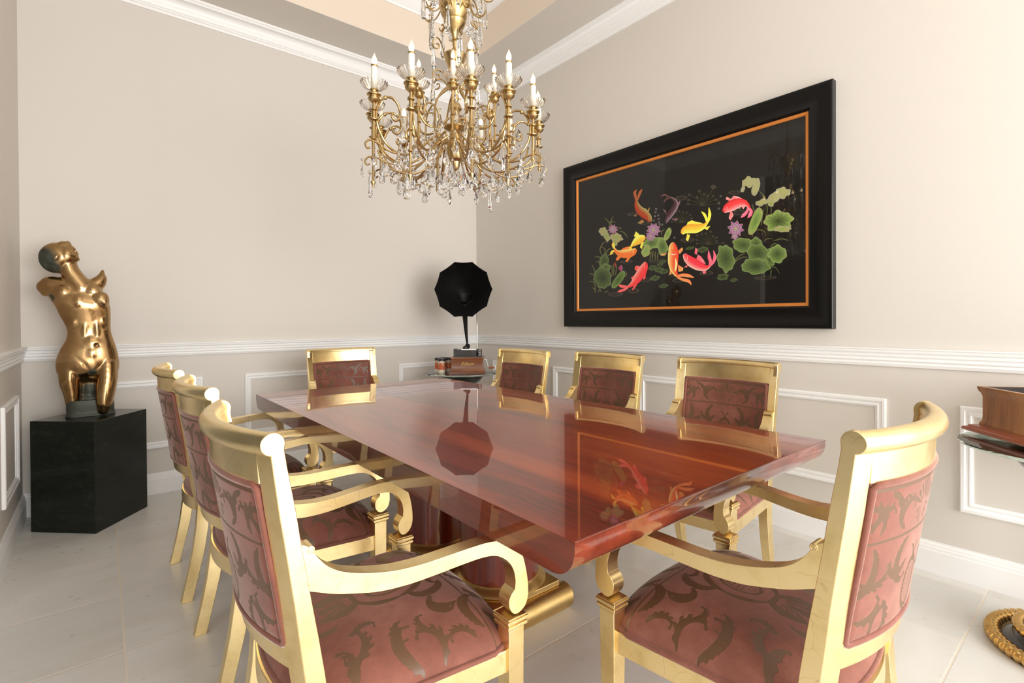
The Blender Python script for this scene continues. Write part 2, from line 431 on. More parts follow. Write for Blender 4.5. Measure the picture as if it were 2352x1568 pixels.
# mouldings: profile (out, up)
def run(prof, name, pts, closed=False, inward=None):
    """mitred run of a moulding round the room corner points; out direction given per point"""
    m = MB(); m.sweep(prof, pts, closed); o = m.build(name, M_trim, sharp=30); return struct(o)
rail = [(0, .93)]
rail += [(.010, .930), (.012, .936), (.016, .944), (.012, .952), (.012, .954), (.019, .961), (.019, .966), (.013, .972), (.014, .974), (.022, .981), (.022, .987), (.015, .993), (.017, .996), (.028, 1.000), (.030, 1.012), (.034, 1.016), (.034, 1.021), (0, 1.021)]
rail = [(a * .93, .8815 + (b - .93) * (.9645 - .8815) / .091) for a, b in rail]
def room_path(z0=0):
    # left wall end -> corner -> back -> corner -> right wall
    return [((XL, -1.27, z0), (1, 0, 0)), ((XL, 0, z0), (1, -1, 0)), ((0, 0, z0), (-1, -1, 0)), ((0, YB, z0), (-1, 0, 0))]
run(rail, 'trim_1', room_path())
base = [(0, 0), (.016, 0), (.016, .094), (.013, .099), (.013, .108), (.009, .114), (.009, .120), (.004, .128), (.004, .133), (0, .133)]
def seg(prof, name, a, b, out_a, out_b): return run(prof, name, [(a, out_a), (b, out_b)])
seg(base, 'baseboard_left', (XL, -1.27, 0), (XL, 0, 0), (1, 0, 0), (1, -1, 0))
seg(base, 'baseboard_back', (XL, 0, 0), (0, 0, 0), (1, -1, 0), (-1, -1, 0))
seg(base, 'baseboard_right', (0, 0, 0), (0, YB, 0), (-1, -1, 0), (-1, 0, 0))
cz = 3.0925
crown = [(0, 0), (.010, 0), (.012, .016), (.018, .020), (.018, .030), (.023, .034), (.025, .044)]
for i in range(9):
    t = i / 8; crown.append((.027 + .043 * (1 - math.cos(t * PI / 2)), .048 + .050 * math.sin(t * PI / 2)))
crown += [(.073, .103), (.073, .111), (.079, .114), (.082, ZC - cz), (0, ZC - cz)]
crown = [(a, b + cz) for a, b in crown]
run(crown, 'trim_2', [((XL, YB, 0), (1, 0, 0)), ((XL, 0, 0), (1, -1, 0)), ((0, 0, 0), (-1, -1, 0)), ((0, YB, 0), (-1, 0, 0))])
tc_ = [(0, ZT - .10), (.010, ZT - .10), (.014, ZT - .085), (.03, ZT - .07), (.055, ZT - .03), (.065, ZT - .02), (.07, ZT), (0, ZT)]
run(tc_, 'trim_3', [((XL + E0, YB, 0), (1, 0, 0)), ((XL + E0, -E0, 0), (1, -1, 0)), ((-E0, -E0, 0), (-1, -1, 0)), ((-E0, YB, 0), (-1, 0, 0))])
# wainscot picture-frame panels: profile across (across, out)
pf = [(0, 0), (0, .012), (.004, .015), (.014, .015), (.018, .011), (.026, .009), (.030, .012), (.034, .012), (.038, .006), (.042, .005), (.042, 0)]
tn = [4]
def panel(axis, a0, a1, z0, z1, sgn=1):
    m = MB()
    cs = [(a0, z0, 1, 1), (a1, z0, -1, 1), (a1, z1, -1, -1), (a0, z1, 1, -1)]
    path = []
    for (a, z, da, dz) in cs:
        if axis == 'B': path.append(((a, 0, z), (da, 0, dz), (0, -1, 0)))
        elif axis == 'R': path.append(((0, a, z), (0, da, dz), (-1, 0, 0)))
        else: path.append(((XL, a, z), (0, da, dz), (1, 0, 0)))
    m.sweep(pf, path, closed=True)
    struct(m.build('trim_%d' % tn[0], M_trim, sharp=30)); tn[0] += 1
PZ0, PZ1 = .290, .732
for a0, a1 in ((-2.88, -2.266), (-2.010, -1.081), (-.825, -.265)): panel('B', a0, a1, PZ0, PZ1)
for a0, a1 in ((-.802, -.265), (-1.631, -1.058), (-3.252, -1.887), (-5.0, -3.508)): panel('R', a0, a1, PZ0, PZ1)
panel('L', -.757, -.262, PZ0 - .03, PZ1 - .012)

# ------------------------------------------------------------------ chair
def profile_at(z, rear=False):
    """stile side profile: front and rear edge position (forward axis) at height z"""
    fr = [(0, -.398), (.06, -.384), (.12, -.370), (.20, -.352), (.30, -.338), (.40, -.335), (.477, -.344), (.544, -.354), (.616, -.367), (.732, -.387), (.812, -.399), (.93, -.4205), (.96, -.426)]
    re = [(0, -.438), (.06, -.424), (.12, -.411), (.20, -.396), (.30, -.383), (.40, -.376), (.492, -.383), (.566, -.393), (.626, -.400), (.734, -.416), (.804, -.427), (.917, -.442), (.96, -.449)]
    T = re if rear else fr
    return float(np.interp(z, [t[0] for t in T], [t[1] for t in T]))
def bow(x, w=.2535, d=.055): return d * max(0., 1 - (x / w) ** 2)
def capsule_sdf(P, segs):
    """P (n,2); segs (m,6): ax ay bx by ra rb"""
    S = np.array(segs, float); out = np.full(len(P), 1e3)
    a = S[:, 0:2]; b = S[:, 2:4]; ra = S[:, 4]; rb = S[:, 5]
    d = b - a; L2 = (d ** 2).sum(1) + 1e-12
    for i in range(len(S)):
        q = P - a[i]; t = np.clip((q @ d[i]) / L2[i], 0, 1)
        dist = np.hypot(*(q - t[:, None] * d[i]).T) - (ra[i] + (rb[i] - ra[i]) * t)
        out = np.minimum(out, dist)
    return out
def stroke(P, ws):
    return [(P[i][0], P[i][1], P[i + 1][0], P[i + 1][1], ws[i], ws[i + 1]) for i in range(len(P) - 1)]
def leaf(p, ang, L, curl, w, side=1, teeth=4, hook=True):
    """acanthus-like leaf: a tapering curved spine with lobes along one side"""
    n = 12; P = [np.array(p, float)]; a = ang; out = []
    W = []
    for i in range(n + 1):
        t = i / n; W.append(w * (math.sin(PI * min(1, t * .88 + .08)) ** .8) + .0006)
    for i in range(n):
        a += curl / n * (1 + .9 * i / n)
        P.append(P[-1] + L / n * np.array((math.cos(a), math.sin(a))))
    out += stroke(P, W)
    a = ang
    for i in range(n):
        a += curl / n * (1 + .9 * i / n)
        if teeth and i >= 1 and (i - 1) % max(1, (n // (teeth + 1))) == 0:
            b = a + side * .85; q = P[i]; l = w * 2.1 * math.sin(PI * (i / n) * .8 + .35)
            e = q + l * np.array((math.cos(b), math.sin(b)))
            e2 = e + l * .55 * np.array((math.cos(b - side * .7), math.sin(b - side * .7)))
            out += [(q[0], q[1], e[0], e[1], w * .55, w * .50), (e[0], e[1], e2[0], e2[1], w * .50, w * .16)]
    if hook:   # curled bud at the tip
        b = a + .9 * math.copysign(1, curl); e = P[-1] + w * 1.6 * np.array((math.cos(b), math.sin(b)))
        out += [(P[-1][0], P[-1][1], e[0], e[1], w * .3, w * .55)]
    return out
def damask(P, kind):
    """signed distance to the woven pattern, mirrored about the middle"""
    Q = P.copy(); Q[:, 0] = np.abs(Q[:, 0])
    S = []
    if kind == 'back':   # x half width .205, y from 0 (bottom) to .305 (top)
        lines = [((0, .290), (.22, .290), .003), ((0, .192), (.22, .192), .0028)]
        for a, b, r in lines: S.append((*a, *b, r, r))
        # band above the line
        S += leaf((.165, .208), 2.2, .09, -2.2, .0064, 1, 5)
        S += leaf((.10, .213), 1.2, .08, 1.8, .0064, -1, 5)
        S += leaf((.085, .205), .35, .08, 1.5, .0055, 1, 3)
        S += leaf((.19, .215), 1.9, .07, .9, .007, -1, 3)
        S += leaf((.150, .282), 3.4, .07, .8, .006, 1, 2)
        for k in range(5): 
            a = .35 + k * .33
            S += stroke([(.004 + .012 * math.cos(a), .236 + .012 * math.sin(a)), (.006 + .044 * math.cos(a), .236 + .046 * math.sin(a))], [.001, .0042])
        for k in range(3):
            a = -.25 - k * .5
            S += stroke([(.004 + .014 * math.cos(a), .236 + .014 * math.sin(a)), (.006 + .032 * math.cos(a), .236 + .034 * math.sin(a))], [.001, .0032])
        # field below
        S += leaf((.06, .182), -.5, .11, -1.7, .0072, 1, 6)
        S += leaf((.175, .180), -2.2, .11, 1.5, .0072, -1, 6)
        S += leaf((.195, .118), -2.5, .09, -1.2, .0066, 1, 5)
        S += leaf((.05, .135), -1.1, .085, 1.6, .0062, 1, 5)
        S += leaf((.115, .07), -2.4, .08, 1.2, .0064, -1, 5)
        S += leaf((.19, .045), -2.7, .08, -1.4, .0064, 1, 5)
        S += leaf((.14, .008), 1.2, .07, 1.4, .006, -1, 3)
        # pomegranate in the middle
        ell = np.hypot(Q[:, 0] / .032, (Q[:, 1] - .075) / .050); d = np.abs(ell - 1) * .032 - .0042
        grid = np.maximum(np.maximum(ell - .82, 0) * 1, -(.0 - 0)); 
        gx = np.abs(((Q[:, 0] + .004) % .010) - .005); gy = np.abs(((Q[:, 1]) % .009) - .0045)
        dots = np.maximum(np.maximum(gx - .0034, gy - .0018), (ell - .78) * .03)
        out = np.minimum(capsule_sdf(Q, S), np.minimum(d, dots))
        S2 = stroke([(0, .128), (.010, .150), (.022, .158)], [.002, .004, .001]) + stroke([(0, .02), (.014, .004)], [.004, .002])
        return np.minimum(out, capsule_sdf(Q, S2))
    # seat: x half width .28, y 0 (rear) .. .46 (front)
    S.append((0, .375, .34, .375, .0024, .0024)); S.append((0, .455, .34, .455, .0020, .0020))
    for x0 in (.02, .115, .205):
        S += leaf((x0, .392), .2, .085, 1.3, .0085, -1, 4)
        S += leaf((x0 + .045, .440), -.5, .07, .5, .007, 1, 3)
    S += leaf((.25, .365), -2.5, .12, -1.3, .0085, 1, 6); S += leaf((.262, .335), -2.9, .07, 1.4, .006, -1, 4); S += leaf((.16, .345), -1.2, .08, -1.5, .0065, 1, 4)
    S += leaf((.055, .355), -.3, .11, -1.7, .0085, 1, 6); S += leaf((.02, .345), -.9, .05, 1.2, .005, 1, 3)
    S += leaf((.27, .25), 2.4, .10, 1.7, .008, -1, 5); S += leaf((.21, .255), -2.0, .06, -1.3, .0055, 1, 4)
    S += leaf((.265, .20), -2.2, .11, -1.3, .0085, 1, 6); S += leaf((.15, .20), -1.3, .07, 1.5, .006, -1, 4)
    S += leaf((.11, .30), -.9, .10, 1.8, .0075, 1, 5)
    S += leaf((.20, .07), 1.7, .10, 1.4, .008, -1, 5); S += leaf((.13, .10), 2.6, .06, -1.3, .0055, 1, 4)
    S += leaf((.03, .06), .9, .11, 1.2, .008, 1, 6); S += leaf((.05, .03), .2, .07, 1.2, .0055, 1, 4)
    S += leaf((.25, .05), 2.3, .10, .9, .009, 1, 3)
    out = capsule_sdf(Q, S)
    cx, cy = .0, .235
    e = np.hypot(Q[:, 0] / .065, (Q[:, 1] - cy) / .085)
    th = np.arctan2(Q[:, 0], Q[:, 1] - cy)
    ringA = np.abs(e - 1) * .07 - (.0035 + .0055 * np.abs(np.sin(th * 2.2)))
    e2 = np.hypot(Q[:, 0] / .034, (Q[:, 1] - cy) / .050); ringB = np.abs(e2 - 1) * .036 - .0034
    gx = np.abs((Q[:, 0] % .014) - .007); gy = np.abs((Q[:, 1] % .012) - .006)
    dots = np.maximum(np.maximum(gx - .0046, gy - .0026), (e2 - .8) * .04)
    out = np.minimum(out, np.minimum(ringA, np.minimum(ringB, dots)))
    fr = []
    for k in range(4):
        a = -1.45 + k * .36
        fr += stroke([(.012 * math.cos(a), .135 + .012 * math.sin(a)), (.055 * math.cos(a), .135 + .06 * math.sin(a))], [.0015, .006])
    return np.minimum(out, capsule_sdf(Q, fr))

def grid_faces(nu, nv, off=0, flip=False):
    F_ = []
    for j in range(nv - 1):
        for i in range(nu - 1):
            a = off + j * nu + i
            q = (a, a + 1, a + nu + 1, a + nu)
            F_.append(q[::-1] if flip else q)
    return F_

def half_w(y):  # outer half width of the chair side at forward position y
    return .250 + (y + .38) / .47 * .058

def make_chair():
    root = empty('dining_armchair', (0, 0, 0))
    G = M_gold
    # rear stile with sabre leg, one piece each side
    zs = [0, .03, .06, .12, .2, .3, .36, .40, .45, .5, .57, .64, .73, .81, .875, .915, .942]
    for s in (-1, 1):
        m = MB()
        V = []; Fc = []
        for z in zs:
            wo = np.interp(z, [0, .4, .95], [.240, .248, .2542]); th = np.interp(z, [0, .4, .95], [.034, .044, .040])
            f, r = profile_at(z), profile_at(z, True)
            kb = float(np.interp(z, [.36, .47], [0, 1]))
            for (x, y) in ((wo, f), (wo, r), (wo - th * .5, r), (wo - th, r), (wo - th, f), (wo - th * .5, f)): V.append((s * x, y - bow(x) * kb, z))
        for j in range(len(zs) - 1):
            for k in range(6):
                a, b = j * 6 + k, j * 6 + (k + 1) % 6
                Fc.append((a, b, b + 6, a + 6))
        Fc.append((5, 4, 3, 2, 1, 0)); n = len(zs) * 6; Fc.append(tuple(range(n - 6, n)))
        m.add(V, Fc)
        cx, cz_, r = -.4385, .9375, .0208
        poly = [(cx + r * math.cos(a), cz_ + r * math.sin(a)) for a in np.linspace(0, 1.5 * PI, 22)]
        poly += [(-.4400, .900), (-.4150, .900), (-.4190, .925)]
        m.prism(poly, lambda p: (s * (.2542 + (p[1] - .95) * .0113), p[0], p[1]), lambda p: (s * .235, p[0], p[1]))
        bevel(m.build('leg', G, root), .002)
    # front posts with stepped caps
    for s in (-1, 1):
        m = MB(); V = []; Fc = []
        for z, w in ((0, .017), (.30, .0215), (.448, .0225)):
            for (a, b) in ((-1, -1), (1, -1), (1, 1), (-1, 1)): V.append((s * .284 + a * w, .067 + b * w, z))
        for j in range(2):
            for k in range(4):
                a, b = j * 4 + k, j * 4 + (k + 1) % 4; Fc.append((a, b, b + 4, a + 4))
        Fc += [(3, 2, 1, 0), (8, 9, 10, 11)]; m.add(V, Fc)
        for z0, z1, w in ((.4475, .4515, .024), (.4515, .4600, .0285), (.4600, .4640, .0262), (.4640, .4725, .0300), (.4725, .4770, .0275)):
            m.box(s * .284 - w, s * .284 + w, .067 - w, .067 + w, z0, z1)
        bevel(m.build('leg', G, root), .002)
    # arms
    top = [(-.402, .752), (-.383, .746), (-.372, .734), (-.360, .716), (-.345, .699), (-.325, .685), (-.298, .674), (-.262, .664), (-.215, .656), (-.16, .654), (-.10, .657), (-.05, .660), (-.005, .661), (.032, .655), (.064, .638), (.084, .612), (.095, .575), (.100, .54), (.0995, .512), (.091, .492), (.074, .481), (.060, .483), (.050, .497), (.048, .514), (.054, .527), (.0640, .537)]
    inner = [(.0660, .556), (.062, .578), (.052, .598), (.035, .615), (.012, .627), (-.020, .631), (-.066, .629), (-.130, .624), (-.19, .621), (-.247, .624), (-.295, .634), (-.335, .645), (-.37, .659), (-.402, .671)]
    outline = smooth_curve(top, 4) + smooth_curve(inner, 4)
    for s in (-1, 1):
        m = MB()
        def fo(p): return (s * half_w(p[0]), p[0], p[1])
        def fi(p): return (s * (half_w(p[0]) - .040), p[0], p[1])
        m.prism(outline, fo, fi)
        # small rosette where the arm meets the stile
        Mr = Matrix.Rotation(s * PI / 2, 4, 'Y')
        m.lathe([(0, -.038), (.0072, -.038), (.0072, .0), (.005, .0006), (.004, .0), (.0025, .0006), (0, .0002)], 20, (s * .2512, -.3745, .7365), M=Mr)
        bevel(m.build('armrest', G, root), .002, 2, 30)
    # crest rail: roll plus board, bowed backwards
    def lofted(m, sec, X):
        V = []; Fc = []; n = len(sec)
        for x in X:
            for (a, z) in sec: V.append((x, -.4385 + a - bow(x), z))
        for i in range(len(X) - 1):
            for k in range(n):
                a, b = i * n + k, i * n + (k + 1) % n; Fc.append((a, b, b + n, a + n))
        Fc += [tuple(range(n)), tuple(range(len(X) * n - 1, len(X) * n - n - 1, -1))]
        m.add(V, Fc)
    m = MB()
    lofted(m, [(.0200 * math.cos(a), .9375 + .0200 * math.sin(a)) for a in np.linspace(0, 2 * PI, 28, endpoint=False)], np.linspace(-.2530, .2530, 45))
    lofted(m, [(-.002, .9300), (.0185, .9400), (.0215, .915), (.0268, .862), (.0020, .862), (-.0012, .915)], np.linspace(-.2125, .2125, 33))
    bevel(m.build('crest_rail', G, root, 45), .0015)
    # lower rail of the back frame
    xs = np.linspace(-.2125, .2125, 33)
    def yb(z): return .5 * (profile_at(z) + profile_at(z, True))
    m = MB(); V = []; Fc = []
    for i, x in enumerate(xs):
        for (dy, z) in ((.012, .505), (-.013, .505), (-.013, .556), (.012, .556)): V.append((x, yb(z) + dy - bow(x), z))
    for i in range(len(xs) - 1):
        for k in range(4):
            a, b = i * 4 + k, i * 4 + (k + 1) % 4; Fc.append((a, b, b + 4, a + 4))
    Fc += [(0, 1, 2, 3), (len(xs) * 4 - 1, len(xs) * 4 - 2, len(xs) * 4 - 3, len(xs) * 4 - 4)]
    m.add(V, Fc); bevel(m.build('lower_rail', G, root), .002)
    # upholstered back
    nu, nv = 150, 110; W = .2065; z0, z1 = .552, .862
    U = np.linspace(-1, 1, nu); Vv = np.linspace(0, 1, nv)
    V = []; pat = []
    for side in (1, -1):
        for v in Vv:
            z = z0 + (z1 - z0) * v
            for u in U:
                x = u * W
                ed = min((1 - abs(u)) * W, v * (z1 - z0), (1 - v) * (z1 - z0))
                t = min(1, ed / .022); bulge = .006 + .015 * math.sqrt(max(0, 1 - (1 - t) ** 2)) * .8
                V.append((x, yb(z) - bow(x) + side * bulge, z)); pat.append((x * .205 / W, (z - z0) * .305 / (z1 - z0)))
    nn = nu * nv
    Fc = grid_faces(nu, nv) + grid_faces(nu, nv, nn, True)
    ring = list(range(nu)) + [nu * j + nu - 1 for j in range(1, nv)] + list(range(nn - 2, nn - nu - 1, -1)) + [nu * j for j in range(nv - 2, 0, -1)]
    for i in range(len(ring)):
        a, b = ring[i], ring[(i + 1) % len(ring)]; Fc.append((a, b, b + nn, a + nn))
    o = mesh_obj('back_panel', V, Fc, M_velvet, root, None)
    sd = damask(np.array(pat), 'back')
    at = o.data.attributes.new('sdf', 'FLOAT', 'POINT'); at.data.foreach_set('value', sd.astype(np.float32))
    m = MB()
    for side in (1, -1):
        pts = []
        Wx = W - .002
        for x in np.linspace(-Wx + .008, Wx - .008, 24): pts.append((x, z1 - .003))
        for z in np.linspace(z1 - .011, z0 + .011, 14): pts.append((Wx, z))
        for x in np.linspace(Wx - .008, -Wx + .008, 24): pts.append((x, z0 + .003))
        for z in np.linspace(z0 + .011, z1 - .011, 14): pts.append((-Wx, z))
        m.tube([(x, yb(z) - bow(x) + side * .0145, z) for x, z in pts], .0068, 8, closed=True)
    m.build('piping', M_welt, o, 60)
    # seat frame rails
    m = MB(); zA, zB = .350, .402
    for s in (-1, 1):
        V = []
        for y in (-.345, .050):
            for (dx, z) in ((0, zA), (-.026, zA), (-.026, zB), (0, zB)): V.append((s * (half_w(y) - .006 + dx), y, z))
        m.add(V, [(0, 1, 5, 4), (1, 2, 6, 5), (2, 3, 7, 6), (3, 0, 4, 7), (0, 3, 2, 1), (4, 5, 6, 7)])
    for (y0, w, bw, t) in ((.062, .268, .028, .024), (-.350, .215, -.045, .022)):
        V = []; Fc = []
        X = np.linspace(-w, w, 17)
        for x in X:
            yy = y0 + bw * (1 - (x / w) ** 2)
            for (dy, z) in ((t / 2, zA), (-t / 2, zA), (-t / 2, zB), (t / 2, zB)): V.append((x, yy + dy, z))
        for i in range(16):
            for k in range(4):
                a, b = i * 4 + k, i * 4 + (k + 1) % 4; Fc.append((a, b, b + 4, a + 4))
        Fc += [(0, 1, 2, 3), (67, 66, 65, 64)]; m.add(V, Fc)
    bevel(m.build('seat_frame', G, root), .002)
    # sprung seat
    nu, nv = 170, 150
    V = []; pat = []
    def seat_xy(u, v):
        y = -.352 + .432 * v
        yy = y + (.030 * v * v) * (1 - u * u) - .040 * (1 - v) ** 2 * (1 - u * u)
        hw = half_w(y) - .008
        hw -= .030 * max(0, (v - .86) / .14) ** .8
        return u * hw, yy
    for v in np.linspace(0, 1, nv):
        for u in np.linspace(-1, 1, nu):
            x, y = seat_xy(u, v)
            eu = max(0, 1 - abs(u) ** 3.2) ** .5; ev = max(0, 1 - abs(2 * v - 1) ** 4.0) ** .5
            z = .402 + .088 * eu * ev * (.86 + .14 * v)
            V.append((x, y, z)); pat.append((x, y + .352))
    n = nu * nv
    ring = list(range(nu)) + [nu * j + nu - 1 for j in range(1, nv)] + list(range(n - 2, n - nu - 1, -1)) + [nu * j for j in range(nv - 2, 0, -1)]
    Fc = grid_faces(nu, nv); k = len(V)
    for i in ring: V.append((V[i][0], V[i][1], .395)); pat.append(pat[i])
    R_ = len(ring)
    for i in range(R_): Fc.append((ring[i], ring[(i + 1) % R_], k + (i + 1) % R_, k + i))
    Fc.append(tuple(range(k, k + R_)))
    o = mesh_obj('seat', V, Fc, M_velvet, root, None)
    sd = damask(np.array(pat), 'seat')
    at = o.data.attributes.new('sdf', 'FLOAT', 'POINT'); at.data.foreach_set('value', sd.astype(np.float32))
    pts = []
    for u in np.linspace(-1, 1, 24): pts.append(seat_xy(u, 1))
    for v in np.linspace(.97, 0, 24): pts.append(seat_xy(1, v))
    for u in np.linspace(.96, -1, 24): pts.append(seat_xy(u, 0))
    for v in np.linspace(.03, .97, 24): pts.append(seat_xy(-1, v))
    m = MB(); m.tube([(x * 1.006, y, .4045) for x, y in pts], .0062, 8, closed=True)
    m.build('piping', M_welt, o, 60)
    def allkids(o):
        out = []
        for c in kids(o): out += [c] + allkids(c)
        return out
    for c in allkids(root):      # bring the drawing sheet's proportions to the measured chair
        c.data.transform(Matrix.Diagonal((.925, .947, .957, 1)))
    return root

chair = make_chair()
GR = 'gold armchairs drawn up round the dining table'
spots = [
    (-2.157, -2.825, -PI / 2, 'gold leaf armchair at the near left corner of the table, largest of the left row'),
    (-2.135, -2.087, -PI / 2, 'gold leaf armchair in the middle of the row along the left side of the table'),
    (-2.145, -1.400, -PI / 2, 'gold leaf armchair at the far end of the left row, nearest the black pedestal'),
    (-1.606, -3.252, 0, 'gold leaf armchair at the near short end of the table, back turned to us'),
    (-1.520, -.966, PI, 'gold leaf armchair at the far end of the table, in front of the back wall'),
    (-1.153, -1.546, PI / 2, 'gold leaf armchair farthest along the right side of the table, beside the phonograph stand'),
    (-1.035, -2.132, PI / 2, 'middle one of the three gold leaf armchairs along the right side of the table'),
    (-1.013, -2.797, PI / 2, 'gold leaf armchair nearest to us along the right side, below the koi picture'),
]
for i, (x, y, r, lab) in enumerate(spots):
    c = chair if i == 0 else copy_tree(chair)
    c.location = (x, y, 0); c.rotation_euler = (0, 0, r)
    tag(c, lab, 'chair', GR)

# ------------------------------------------------------------------ table
T = .7140
tbl = empty('dining_table', (-1.581, -2.174, 0))
tag(tbl, 'long glossy mahogany dining table on twin columns over a gold plinth', 'table')
cor = [Vector((-2.155, -3.344)), Vector((-1.007, -3.344)), Vector((-1.007, -1.003)), Vector((-2.155, -1.003))]
ctr = Vector((-1.581, -2.174))
prof = [(-.002, T), (0, T - .0015), (.0015, T - .006)]
for k in range(1, 13):
    t = k / 12; a = t * PI / 2
    prof.append((.0015 + .060 * (1 - math.cos(a)) ** 1.1, T - .010 - .064 * math.sin(a)))
def inset(d):
    e_ = [(cor[3] - cor[0]).normalized(), (cor[2] - cor[1]).normalized()]
    return [cor[0] + e_[0] * d, cor[1] + e_[1] * d, cor[2] - e_[1] * d, cor[3] - e_[0] * d]
m = MB(); V = []; Fc = []; fm = []
levels = [(.004, T)] + prof
for d, z in levels:
    for p in inset(max(d, 0) if d > -.001 else .002): V.append((p.x - ctr.x, p.y - ctr.y, z))
for j in range(len(levels) - 1):
    for k in range(4):
        a, b = j * 4 + k, j * 4 + (k + 1) % 4; Fc.append((a, b, b + 4, a + 4)); fm.append(1)
Fc.append((3, 2, 1, 0)); fm.append(0); e = len(levels) * 4; Fc.append((e - 4, e - 3, e - 2, e - 1)); fm.append(0)
mesh_obj('tabletop', V, Fc, None, tbl, 50, [M_mahog, M_mahog_edge], fm)
for cx, cy in ((-1.610, -2.42), (-1.625, -1.96)):
    m = MB(); m.lathe([(.150, .11), (.150, .641), (0, .641)], 64)
    o = m.build('column', M_column, tbl); o.location = (cx - ctr.x, cy - ctr.y, 0)
    m = MB(); m.lathe([(0, .118), (.176, .118), (.178, .122), (.172, .130), (.160, .138), (.153, .145), (.151, .148), (0, .148)], 64)
    m.build('column_ring', M_gold2, o)
pl = MB()
x0, x1, y0, y1 = -1.835, -1.412, -2.612, -1.765
X0, X1, Y0, Y1 = x0 - ctr.x, x1 - ctr.x, y0 - ctr.y, y1 - ctr.y
pl.box(X0 + .02, X1 - .040, Y0 + .022, Y1 - .022, .094, .117)
pl.box(X0 + .05, X1 - .05, Y0 + .06, Y1 - .06, 0, .096)
for yc in (Y0 + .030, Y1 - .030):
    poly = [(.047 * math.cos(a), .047 + .047 * math.sin(a)) for a in np.linspace(0, 2 * PI, 28, endpoint=False)]
    pl.prism(poly, lambda p: (X0, yc + p[0], p[1]), lambda p: (X1, yc + p[0], p[1]))
bevel(pl.build('plinth', M_gold2, tbl), .004, 2)

# ------------------------------------------------------------------ pedestal + statue
YAW = .68475
FW = Vector((math.sin(YAW), math.cos(YAW), 0)); RT = Vector((math.cos(YAW), -math.sin(YAW), 0))
ped_c = (-2.835, -.290)
P1, P2, P3 = Vector((-3.089, -.306)), Vector((-2.824, -.556)), Vector((-2.588, -.251))
P4 = P1 + P3 - P2; P4 = Vector((P4.x, min(P4.y, -.022)))
H = .585
V = [(p.x - ped_c[0], p.y - ped_c[1], z) for z in (0, H) for p in (P2, P3, P4, P1)]
o = mesh_obj('stone_pedestal', V, [(0, 3, 2, 1), (4, 5, 6, 7), (0, 1, 5, 4), (1, 2, 6, 5), (2, 3, 7, 6), (3, 0, 4, 7)], M_stone)
o.location = (*ped_c, 0); bevel(o, .003)
tag(o, 'square pedestal of dark green-black stone standing in the left corner', 'pedestal')

